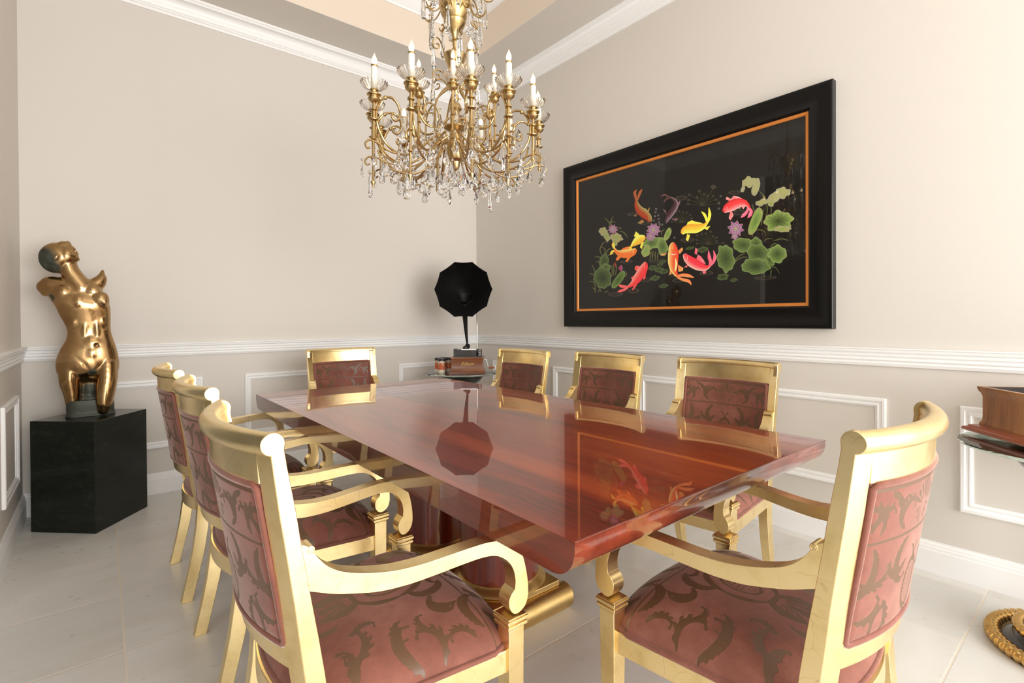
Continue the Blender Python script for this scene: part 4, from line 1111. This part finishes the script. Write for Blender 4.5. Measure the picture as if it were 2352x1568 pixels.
stand('glass_top_stand', (-.360, -3.865, 0), 'round glass topped stand with gilt carved rim at the right edge, carrying the wooden box', .305, .675)

# ------------------------------------------------------------------ phonograph
def phonograph():
    root = empty('horn_phonograph', (-.504, -.584, .680), -YAW + .03); root.scale = (.955, .955, .955)
    tag(root, 'antique cylinder phonograph with large black faceted horn, on the corner glass stand', 'phonograph')
    # case
    m = MB()
    def ring(hx, hy, z): return [(-hx, -hy, z), (hx, -hy, z), (hx, hy, z), (-hx, hy, z)]
    lv = [(.150, .112, 0), (.150, .112, .016), (.146, .108, .020), (.140, .102, .024), (.134, .097, .034), (.131, .094, .05), (.130, .093, .11), (.132, .095, .122), (.137, .100, .126), (.137, .100, .138)]
    V = []; Fc = []
    for a in lv: V += ring(*a)
    for j in range(len(lv) - 1):
        for k in range(4):
            a, b = j * 4 + k, j * 4 + (k + 1) % 4; Fc.append((a, b, b + 4, a + 4))
    Fc += [(3, 2, 1, 0), tuple(range(len(V) - 4, len(V)))]; m.add(V, Fc); cs = bevel(m.build('wooden_case', M_oak, root, 25), .0015)
    # gold script word on the case front
    cu = bpy.data.curves.new('lettering', 'FONT'); cu.body = 'Edison'; cu.size = .040; cu.shear = .45; cu.extrude = .0006; cu.offset = .0004; cu.align_x = 'CENTER'; cu.align_y = 'CENTER'
    tmp = bpy.data.objects.new('tmp', cu); COL.objects.link(tmp)
    me = bpy.data.meshes.new_from_object(tmp.evaluated_get(bpy.context.evaluated_depsgraph_get()))
    bpy.data.objects.remove(tmp)
    me.materials.clear(); me.materials.append(M_lettergold)
    lo = link(bpy.data.objects.new('gold_lettering', me), cs); lo.location = (.0, -.0952, .082); lo.rotation_euler = (PI / 2, 0, 0)
    # motor plate and mechanism
    m = MB(); m.box(-.092, .120, -.07, .07, .138, .150); m.box(-.085, .075, -.072, -.052, .150, .196); m.box(-.115, -.088, -.06, .06, .138, .205)
    m.box(.112, .120, -.05, .05, .150, .200); m.box(-.070, -.05, -.05, .05, .150, .200)
    for z in (.166, .182, .197): m.tube([(-.09, -.045, z), (.118, -.045, z)], .0032, 8)
    m.tube([(-.05, .01, .175), (.09, .01, .175)], .026, 20); m.ball((-.015, -.02, .212), .026, 16, 0, (1, 1, .8))
    bevel(m.build('mechanism', M_black, root), .001)
    m = MB(); m.box(-.050, .075, -.062, -.040, .196, .2035); m.build('carriage_arm', M_steel, root, smooth=False)
    # crank
    m = MB(); m.tube([(.13, .0, .11), (.158, .0, .11), (.160, .0, .105), (.172, -.01, .045), (.178, -.01, .043)], .004, 8); ck = m.build('crank', M_steel, root)
    m = MB(); m.lathe([(0, 0), (.006, 0), (.010, .012), (.011, .028), (.007, .040), (.009, .048), (0, .050)], 16, M=Matrix.Rotation(PI / 2, 4, 'Y'))
    o = m.build('crank_handle', M_cherry, ck); o.location = (.176, -.01, .043)
    # horn: neck rising from the reproducer and flaring towards the room
    Np = 10
    hub = Vector((-.004, -.02, .235))
    path = smooth_curve([(-.002, -.02, .225), (-.004, -.018, .26), (-.012, .0, .33), (-.020, .03, .42), (-.026, .055, .50)], 5)
    rad = np.interp(np.linspace(0, 1, len(path)), [0, .08, .15, .5, 1], [.014, .012, .008, .013, .024])
    m = MB(); m.tube(path, list(rad), 20)
    m.ball((0, -.02, .225), .022, 16); m.build('horn_neck', M_blackmetal, root, 60)
    st = [((-.026, .055, .500), .024, 0), ((-.030, .105, .575), .036, 0), ((-.031, .128, .640), .062, 0), ((-.030, .105, .680), .100, .1), ((-.030, .055, .697), .150, .4),
          ((-.030, .005, .701), .195, .8), ((-.030, -.035, .702), .228, 1), ((-.030, -.055, .702), .243, 1)]
    rd_ = smooth_curve([(*p, r, f) for p, r, f in st], 3)
    m = MB(); V = []; Fc = []; n = Np * 8
    for j, q in enumerate(rd_):
        cc = Vector(q[:3]); r, fl = q[3], max(0, min(1, q[4])); t = j / (len(rd_) - 1)
        ax = Vector((0, -1, .10)).normalized().lerp(Vector((-.05, .55, .85)).normalized(), max(0, 1 - t * 2.2)) if t < .45 else Vector((0, -1, .10))
        ax.normalize()
        up = Vector((0, .4, 1)) if t > .3 else Vector((0, -1, .3))
        up = Vector((1, 0, 0)).cross(ax); up = -up if up.z < 0 else up; up.normalize(); sd = Vector((1, 0, 0))
        for i in range(n):
            a = 2 * PI * i / n; ph = (i % 8) / 8.; k = abs(ph - .5) * 2
            chord = math.cos(PI / Np) / math.cos((ph - .5) * 2 * PI / Np)
            rr = r * ((1 - fl) + fl * (chord - .018 * (1 - k * k) * fl))
            V.append(cc + sd * math.cos(a) * rr + up * math.sin(a) * rr)
    for j in range(len(rd_) - 1):
        for i in range(n):
            a, b = j * n + i, j * n + (i + 1) % n; Fc.append((a, b, b + n, a + n))
    m.add(V, Fc); o = m.build('horn', M_blackmetal, root, 14)
    so = o.modifiers.new('thick', 'SOLIDIFY'); so.thickness = .003
    # nickel crane carrying the horn from behind
    m = MB(); m.tube(smooth_curve([(.075, .05, .150), (.078, .052, .30), (.077, .06, .42), (.074, .10, .50), (.062, .16, .57), (.03, .20, .66), (-.01, .185, .76)], 6), .0042, 8)
    m.build('horn_crane', M_steel, root)
M_lettergold = simple('gold_transfer', (.62, .42, .14), .4, .6)
phonograph()

def tin_mat():
    m, nt, b = newmat('record_tin_print'); L = nt.links.new
    tc = N(nt, 'ShaderNodeTexCoord'); sp = N(nt, 'ShaderNodeSeparateXYZ'); L(tc.outputs['Object'], sp.inputs[0])
    zr = ramp(nt, [(0, (.80, .72, .58)), (.22, (.62, .13, .04)), (.70, (.80, .72, .58)), (.80, (.035, .05, .16))]); zr.color_ramp.interpolation = 'CONSTANT'
    mr = N(nt, 'ShaderNodeMapRange'); mr.inputs['From Max'].default_value = .115; L(sp.outputs[2], mr.inputs['Value']); L(mr.outputs[0], zr.inputs[0])
    no = N(nt, 'ShaderNodeTexNoise', i_Scale=45., i_Detail=2.); L(tc.outputs['Object'], no.inputs['Vector'])
    th = N(nt, 'ShaderNodeMapRange'); th.inputs['From Min'].default_value = .55; th.inputs['From Max'].default_value = .58; th.inputs['To Max'].default_value = .7; L(no.outputs['Fac'], th.inputs['Value'])
    mx = N(nt, 'ShaderNodeMix', data_type='RGBA'); L(th.outputs[0], mx.inputs['Factor']); L(zr.outputs[0], mx.inputs['A']); mx.inputs['B'].default_value = rgb(.75, .6, .42)
    L(mx.outputs['Result'], b.inputs['Base Color']); b.inputs['Roughness'].default_value = .4
    return m
M_tin = tin_mat(); M_lid = simple('tin_lid', (.05, .045, .05), .35, .4)
M_darktin = simple('dark_tin', (.02, .018, .018), .4)
def tin(mat, lab, a, d, r=.0295, h=.110):
    a *= .955; d *= .955
    p = Vector((-.467, -.502, 0)) + RT * a + FW * d
    root = empty('record_tin', (p.x, p.y, .680), random.random() * 3); tag(root, lab, 'tin')
    m = MB(); m.lathe([(0, 0), (r, 0), (r, h), (0, h)], 32); m.build('tin_body', mat, root)
    m = MB(); m.lathe([(0, h), (r + .0012, h - .012), (r + .0012, h + .004), (r - .003, h + .006), (0, h + .006)], 32); m.build('lid', M_lid, root)
tin(M_tin, 'orange and cream record tin with blue top band, front of the group beside the phonograph', -.198, -.075)
tin(M_tin, 'record tin farthest left of the small tins on the corner glass stand', -.236, -.010)
tin(M_tin, 'record tin between the blue banded front tin and the phonograph case', -.152, .035, .024)
tin(M_darktin, 'black record tin tucked in behind the printed ones, against the phonograph case', -.205, .060, .026)

# ------------------------------------------------------------------ wooden box on the right stand
def music_box():
    root = empty('wooden_music_box', (-.35, -4.10, .675), 0)
    tag(root, 'open topped walnut box with cherry base moulding on the right hand glass stand', 'box')
    A0 = Vector((-.292, -3.592)); ang = math.atan2(-.663, -.748)
    dx = Vector((math.cos(ang), math.sin(ang))); dy = Vector((-dx.y, dx.x))    # along front face, and into the box
    root.location = (A0.x, A0.y, .675); root.rotation_euler = (0, 0, ang)
    Lx, Ly = .38, .34
    m = MB()
    prof = [(.010, .030), (.010, .040), (.016, .052), (.017, .066), (.017, .138), (.014, .150), (.008, .160), (.006, .170), (.006, .174)]
    V = []; Fc = []
    for d, z in prof:
        V += [(d, d, z), (Lx - d, d, z), (Lx - d, Ly - d, z), (d, Ly - d, z)]
    inn = .024
    V += [(inn, inn, .174), (Lx - inn, inn, .174), (Lx - inn, Ly - inn, .174), (inn, Ly - inn, .174)]
    V += [(inn, inn, .05), (Lx - inn, inn, .05), (Lx - inn, Ly - inn, .05), (inn, Ly - inn, .05)]
    nl = len(prof) + 2
    fm = []
    for j in range(nl - 1):
        for k in range(4):
            a, b = j * 4 + k, j * 4 + (k + 1) % 4; Fc.append((a, b, b + 4, a + 4)); fm.append(0 if j < len(prof) else 1)
    Fc += [(3, 2, 1, 0), tuple(range(len(V) - 4, len(V)))]; fm += [0, 1]
    mesh_obj('box_body', V, Fc, None, root, 25, [M_walnut, M_inner], fm)
    m = MB()
    bp = [(-.024, .010), (-.026, .016), (-.022, .022), (-.014, .024), (-.010, .030), (.0, .033), (.012, .034)]
    V = []; Fc = []
    for d, z in [(0.02, .010)] + bp:
        V += [(d, d, z), (Lx - d, d, z), (Lx - d, Ly - d, z), (d, Ly - d, z)]
    for j in range(len(bp)):
        for k in range(4):
            a, b = j * 4 + k, j * 4 + (k + 1) % 4; Fc.append((a, b, b + 4, a + 4))
    Fc += [(3, 2, 1, 0), tuple(range(len(V) - 4, len(V)))]
    m.add(V, Fc); m.build('base_moulding', M_cherry, root, 25)
    for (x, y) in ((.02, .02), (Lx - .02, .02), (.02, Ly - .02), (Lx - .02, Ly - .02)):
        m = MB(); m.lathe([(0, 0), (.014, 0), (.022, .006), (.026, .0102), (0, .0102)], 20, (x, y, 0)); m.build('foot', M_black, root)
music_box()

# ------------------------------------------------------------------ chandelier
def chandelier():
    D = 2.10
    ZTr, ZT = 3.595, 3.78          # real ceiling; height datum of the chandelier drawing
    KS = .9331
    c0 = Vector((-2.788, -3.948, 0)) + FW * D + RT * (-(1176 - 1049) / 1152 * D)
    root = empty('crystal_chandelier', (c0.x, c0.y, KS * ZT + .0219)); root.scale = (KS, KS, KS); zt_ = (ZTr - .0219) / KS; tag(root, 'brass and crystal chandelier with lit candle bulbs hanging over the dining table', 'chandelier')
    B = M_brass
    def pos(r, th, z):   # th from the side nearest the photographer, + to the right
        v = RT * (r * math.sin(th)) - FW * (r * math.cos(th)); return Vector((v.x, v.y, z - ZT))
    def rz(th): v = pos(1, th, ZT); return math.atan2(v.y, v.x)
    # ---- central column
    m = MB()
    P = [(0, zt_), (.075, zt_), (.075, zt_ - .015), (.05, zt_ - .04), (.02, zt_ - .06), (.007, zt_ - .08), (.007, 2.75), (.012, 2.74), (.014, 2.64), (.022, 2.60), (.045, 2.590), (.066, 2.585), (.071, 2.570), (.068, 2.545), (.058, 2.515), (.045, 2.495), (.050, 2.488), (.040, 2.465), (.026, 2.452), (.020, 2.440), (.014, 2.43), (.012, 2.41), (.018, 2.405), (.012, 2.400), (.009, 2.372), (.014, 2.368), (.017, 2.360), (.012, 2.350), (.030, 2.346), (.050, 2.342), (.052, 2.336), (.044, 2.318), (.036, 2.295), (.026, 2.272), (.018, 2.262), (.014, 2.22), (.022, 2.21), (.026, 2.20), (.018, 2.19), (.014, 2.15), (.016, 2.13), (.026, 2.115), (.028, 2.10), (.018, 2.09), (.022, 2.05), (.026, 2.03), (.050, 2.022), (.052, 2.014), (.026, 2.00), (.028, 1.965), (.038, 1.955), (.040, 1.95), (.036, 1.90), (.032, 1.885), (.034, 1.875), (.020, 1.865), (.016, 1.84), (.008, 1.83), (0, 1.822)]
    m.lathe([(r, z - ZT) for r, z in P], 40); m.build('stem', B, root, 35)
    def spiral(r0, z0, pts): return pts
    # ---- scroll crown at the top bowl and shoulder bell
    def scroll(base_r, base_z, out, rise, curl, n=30, tw=1.6):
        """(r,z) polyline: goes out and over, ends in a spiral"""
        P = [(base_r, base_z), (base_r + out * .35, base_z + rise * .8), (base_r + out * .75, base_z + rise), (base_r + out, base_z + rise * .62)]
        cx, cz_ = base_r + out - curl, base_z + rise * .55
        for k in range(10):
            a = .1 - k * .62; rr = curl * (1 - k / 11.)
            P.append((cx + rr * math.cos(a), cz_ + rr * math.sin(a)))
        return smooth_curve(P, 3)
    def put_scroll(name, curve, th, rad):
        m = MB(); m.tube([pos(r, th, z) for r, z in curve], rad, 6); return m.build(name, B, root, 60)
    for k in range(8):
        th = .25 + k * PI / 4
        put_scroll('scroll', scroll(.06, 2.585, .120, .080, .034), th, .0038)
        put_scroll('scroll', scroll(.06, 2.555, .080, -.055, .024), th + .39, .0032)
        if k % 2 == 0: put_scroll('scroll', scroll(.045, 2.335, .055, .075, .019), th, .0032)
    for k in range(6):
        th = .15 + k * PI / 3
        put_scroll('scroll', scroll(.028, 2.19, .085, .06, .022), th, .0035)
        put_scroll('strut', smooth_curve([(.02, 2.20), (.075, 2.16), (.125, 2.09), (.135, 2.02), (.13, 1.96), (.09, 1.93), (.05, 1.95)], 4), th + .3, .0042)
    # ---- candle arms
    def candle_arm(tilt, big=True):
        """arm built pointing along +X from the column axis; returns an Empty with sub-parts"""
        R_ = .370 if big else .180
        zf = 2.197 if big else 2.257      # bulb centre
        s = 1. if big else .86
        return R_, zf, s
    def arm_mesh(R_, zb, big, long=True):
        m = MB()
        if big:
            body = smooth_curve([(.045, 1.985), (.10, 1.94), (.17, 1.875), (.24, 1.845), (.305, 1.865), (.350, 1.925), (.357, 1.995), (.328, 2.05), (.285, 2.062), (.255, 2.035), (.252, 1.995), (.270, 1.975), (.287, 1.985), (.284, 2.002), (.272, 2.000)], 5)
            m.tube([(r, 0, z - ZT) for r, z in body], .0052, 8)
            m.tube([(r, 0, z - ZT) for r, z in smooth_curve([(.24, 1.845), (.30, 1.845), (.345, 1.862), (.385, 1.868), (.405, 1.850), (.398, 1.833), (.385, 1.838)], 4)], .0042, 6)
            m.tube([(r, 0, z - ZT) for r, z in smooth_curve([(.06, 1.93), (.12, 1.85), (.20, 1.805), (.28, 1.815), (.33, 1.845), (.350, 1.90)], 5)], .0040, 6)
            m.tube([(.345, 0, 1.958 - ZT), (.372, 0, 1.958 - ZT)], .0035, 6)
            m.ball((.320, 0, 2.054 - ZT), .009, 8)
            # upright rod with turned knops and finial
            if not long: rod = [(0, 1.832), (.003, 1.842), (.0085, 1.850), (.0085, 1.853), (.0045, 1.858), (.006, 1.884), (.006, 1.945), (.017, 1.95), (.018, 1.953), (.007, 1.958), (.007, 1.985), (.014, 1.989), (.014, 1.993), (.006, 1.998), (.006, 2.02)]
            else: rod = [(0, 1.675), (.003, 1.690), (.0095, 1.702), (.010, 1.706), (.0045, 1.712), (.0045, 1.79), (.010, 1.795), (.010, 1.80), (.0045, 1.806), (.005, 1.87), (.011, 1.875), (.011, 1.879), (.006, 1.884), (.006, 1.945), (.017, 1.95), (.018, 1.953), (.007, 1.958), (.007, 1.985), (.014, 1.989), (.014, 1.993), (.006, 1.998), (.006, 2.02)]
        else:
            body = smooth_curve([(.03, 2.06), (.07, 2.02), (.125, 2.00), (.165, 2.02), (.180, 2.07)], 5)
            m.tube([(r, 0, z - ZT) for r, z in body], .0052, 8)
            m.tube([(r, 0, z - ZT) for r, z in smooth_curve([(.08, 2.015), (.09, 2.08), (.13, 2.10), (.15, 2.075), (.14, 2.055), (.125, 2.06)], 4)], .0036, 6)
            rod = [(0, 1.93), (.008, 1.94), (.004, 1.95), (.0045, 2.0), (.010, 2.004), (.0045, 2.01), (.005, 2.075)]
        m.lathe([(r, z - ZT) for r, z in rod], 12, (R_, 0, 0))
        return m
    vase = [(0, 0), (.010, 0), (.014, .004), (.024, .012), (.027, .020), (.020, .027), (.021, .030), (.031, .034), (.033, .038), (.018, .044), (.013, .050), (.014, .054), (.020, .058), (.021, .061), (0, .061)]
    def dish_mesh(s):
        """cut glass drip dish with scalloped, fluted rim"""
        m = MB(); n = 132; V = []; Fc = []
        def w(a, t): return 1 + t * .05 * math.cos(22 * a)
        prof = [(.014, .000, 0), (.030, .002, .1), (.048, .009, .5), (.060, .020, .8), (.069, .034, 1.), (.064, .036, 1.), (.055, .022, .8), (.044, .0125, .5), (.028, .006, .1), (.012, .004, 0)]
        for (r, z, t) in prof:
            for i in range(n):
                a = 2 * PI * i / n; zz = z + (.0045 * math.cos(22 * a) if t >= 1 else 0)
                rr = r * w(a, t) * s; V.append((rr * math.cos(a), rr * math.sin(a), zz * s))
        for j in range(len(prof)):
            for i in range(n):
                j2 = (j + 1) % len(prof); a, b = j * n + i, j * n + (i + 1) % n
                Fc.append((a, b, j2 * n + (i + 1) % n, j2 * n + i))
        m.add(V, Fc); return m
    flame = [(0, 0), (.0065, .001), (.0075, .006), (.0100, .014), (.0115, .022), (.0105, .031), (.0075, .040), (.0040, .048), (.0014, .056), (0, .061)]
    protos = {}
    def make_arm(big, long=True):
        R_, zf, s = candle_arm(0, big)
        zc = zf - .032 * s                      # base of bulb
        cb = zc - .082 * s; vb = cb - .066 * s
        arm = arm_mesh(R_, vb, big, long)
        arm.tube([(R_, 0, (2.015 if big else 2.07) - ZT), (R_, 0, vb - ZT + .002)], .005, 8)
        ao = arm.build('candle_arm', B, root, 45)
        m = MB(); m.lathe([(r * s * .88, z * s * .86) for r, z in vase], 28); o = m.build('candle_socket', B, ao, 40); o.location = (R_, 0, vb - ZT)
        o = dish_mesh(s * .77).build('drip_dish', M_cup, ao, 50); o.location = (R_, 0, vb + .050 * s - ZT)
        m = MB(); m.lathe([(0, 0), (.0125 * s, 0), (.0125 * s, (zc - cb + .012 * s)), (.009 * s, zc - cb + .014 * s), (0, zc - cb + .014 * s)], 20); o = m.build('candle_sleeve', M_candle, ao, 40); o.location = (R_, 0, cb - .014 * s - ZT)
        m = MB(); m.lathe([(.0135 * s, 0), (.0135 * s, .007), (.006, .008)], 20); o = m.build('brass_collar', B, ao, 40); o.location = (R_, 0, zc - .006 - ZT)
        m = MB(); m.lathe([(r * s * .90, z * s * .84) for r, z in flame], 16); o = m.build('flame_bulb', M_flame, ao, 60); o.location = (R_, 0, zc - ZT)
        return ao
    for big, long, ths in ((True, True, (15, 45, -15, -45)), (True, False, (75, 105, 135, 165, 195, 225, 255, 285)), (False, False, (10, 70, 130, 190, 250, 310))):
        p = make_arm(big, long)
        for i, th in enumerate(ths):
            a = p if i == 0 else copy_tree(p, root)
            a.rotation_euler = (random.uniform(-.02, .02), random.uniform(-.012, .012), rz(math.radians(th)))
    # ---- crystals
    def drop_mesh(L=.084, w=.0215, wire=.016):
        m = MB(); n = 8; prof = [(.0015, 0), (.005, -.10), (.45, -.40), (.86, -.62), (1., -.76), (.82, -.90), (.42, -.98), (.05, -1.)]
        V = []; Fc = []
        for j, (r, z) in enumerate(prof):
            rr = r * w if j > 1 else max(r, .1) * w
            for i in range(n):
                a = 2 * PI * (i + .5 * (j % 2)) / n; V.append((rr * math.cos(a), rr * math.sin(a) * .55, z * L - wire))
        for j in range(len(prof) - 1):
            for i in range(n):
                a, b = j * n + i, j * n + (i + 1) % n
                if j % 2: Fc += [(a, b, b + n), (a, b + n, a + n)]
                else: Fc += [(a, b, a + n), (b, b + n, a + n)]
        Fc += [tuple(range(n)), tuple(range(len(V) - 1, len(V) - n - 1, -1))]
        m.add(V, Fc, 0); m.tube([(0, 0, .0), (0, 0, -wire - .004)], .0011, 5, 1)
        m.ball((0, 0, -wire * .45), .0062, 8, 0)
        return m
    def prism_mesh():
        m = MB(); n = 6; prof = [(.25, 0), (.45, -.02), (1., -.62), (.95, -.70), (.55, -.72), (.95, -.76), (.75, -.93), (.05, -1.)]
        m.lathe([(r * .0115, z * .105 - .024) for r, z in prof][::-1], n); k = len(m.f)
        m.ball((0, 0, -.014), .0095, 8, 0); m.tube([(0, 0, 0), (0, 0, -.026)], .0011, 5, 1)
        return m
    d1 = drop_mesh().build('crystal_drop', None, root, mats=[M_crystal, B], smooth=False)
    d2 = drop_mesh(.068, .0175, .014).build('crystal_drop', None, root, mats=[M_crystal, B], smooth=False)
    pr_ = prism_mesh().build('crystal_prism', None, root, mats=[M_crystal, B], smooth=False)
    used = {}
    def hang(proto, r, th, z):
        if proto.name not in used: used[proto.name] = 1; o = proto
        else: o = proto.copy(); COL.objects.link(o)
        o.location = pos(r, th, z + .045 * (1 - math.cos(th)) / 2 * (z < 2)); o.rotation_euler = (random.uniform(-.04, .04), random.uniform(-.04, .04), random.uniform(0, 6.28))
    d = math.radians
    for k in range(12):
        th = d(15 + 30 * k)
        hang(d2, .330, th + d(15), 1.83)
        hang(d1, .300, th + d(2), 1.857)                          # from the arm
        hang(d1, .250, th - d(2), 1.786)
        hang(d2, .402, th, 1.834)
        hang(d2, .200, th + d(14), 1.80)
        if k % 2 == 0: hang(d1, .272, th, 1.975)
    for k in range(10): hang(d1, .150, d(36 * k + 5), 1.955)
    for k in range(8): hang(d1, .120, d(45 * k), 1.845)
    for k in range(6): hang(d2, .075, d(60 * k + 20), 1.80)
    for k in range(8): hang(d1, .085 + .02 * (k % 2), d(45 * k + 12), 2.105 - .035 * (k % 3))
    for k in range(8): hang(pr_, .140, d(14 + 45 * k), 2.605)
    for k in range(8): hang(pr_, .112, d(37 + 45 * k), 2.500)
    for k in range(4): hang(pr_, .097, d(14 + 90 * k), 2.385)
    for k in range(6): hang(pr_, .112, d(9 + 60 * k), 2.215)
    for k in range(6): hang(pr_, .372, d(38.7 + 60 * k), 1.98 if k % 2 else 1.80)
    m = MB(); m.ball((0, 0, 0), .030, 14); m.tube([(0, 0, .028), (0, 0, .05)], .0015, 6, 1)
    o = m.build('crystal_ball', None, root, mats=[M_crystal, B], smooth=False); o.location = (0, 0, 1.785 - ZT)
    return c0
cc = chandelier()

# ------------------------------------------------------------------ lights
def area(name, loc, rot, sx, sy, power, col=(1, 1, 1)):
    l = bpy.data.lights.new(name, 'AREA'); l.shape = 'RECTANGLE'; l.size = sx; l.size_y = sy; l.energy = power; l.color = col
    o = bpy.data.objects.new(name, l); o.location = loc; o.rotation_euler = rot; link(o); return o
# unseen soft fill added behind the camera; no window is built there
area('fill_behind_camera', (-1.6, -6.8, 1.35), (PI / 2, 0, 0), 3.0, 2.5, 185, (1., .985, .96))
area('fill_left_opening', (-5.8, -5.4, 1.6), (PI / 2, 0, -PI / 2), 2.2, 2.2, 60, (1., .98, .95))  # second added fill, shining in through the left opening without any window
w = bpy.data.worlds.new('World'); SC.world = w; w.use_nodes = True
bg = w.node_tree.nodes['Background']; bg.inputs['Color'].default_value = (1., .985, .96, 1); bg.inputs['Strength'].default_value = 1.0

# ------------------------------------------------------------------ camera
cam = bpy.data.cameras.new('Camera'); co_ = bpy.data.objects.new('Camera', cam); link(co_)
cam.sensor_width = 36; cam.lens = 36 * 1152.17122 / 2352; cam.shift_y = -39.8605 / 2352; cam.clip_start = .05
pitch, roll, yaw = -.00731, -.00536, YAW
F0 = Vector((math.sin(yaw), math.cos(yaw), 0)); R0 = Vector((math.cos(yaw), -math.sin(yaw), 0)); U0 = Vector((0, 0, 1))
F2 = F0 * math.cos(pitch) + U0 * math.sin(pitch); U2 = U0 * math.cos(pitch) - F0 * math.sin(pitch)
R3 = R0 * math.cos(roll) + U2 * math.sin(roll); U3 = U2 * math.cos(roll) - R0 * math.sin(roll)
M = Matrix((R3, U3, -F2)).transposed().to_4x4(); M.translation = Vector((-2.53439 * 1.1, -3.58917 * 1.1, 1.1))
co_.matrix_world = M
SC.camera = co_
SC.view_settings.view_transform = 'Standard'; SC.view_settings.look = 'None'; SC.view_settings.gamma = 1; SC.view_settings.exposure = .13
SC.view_settings.use_curve_mapping = False
SC.cycles.max_bounces = 14; SC.cycles.transmission_bounces = 12; SC.cycles.transparent_max_bounces = 12
SC.cycles.use_denoising = True
SC.cycles.sample_clamp_indirect = 6
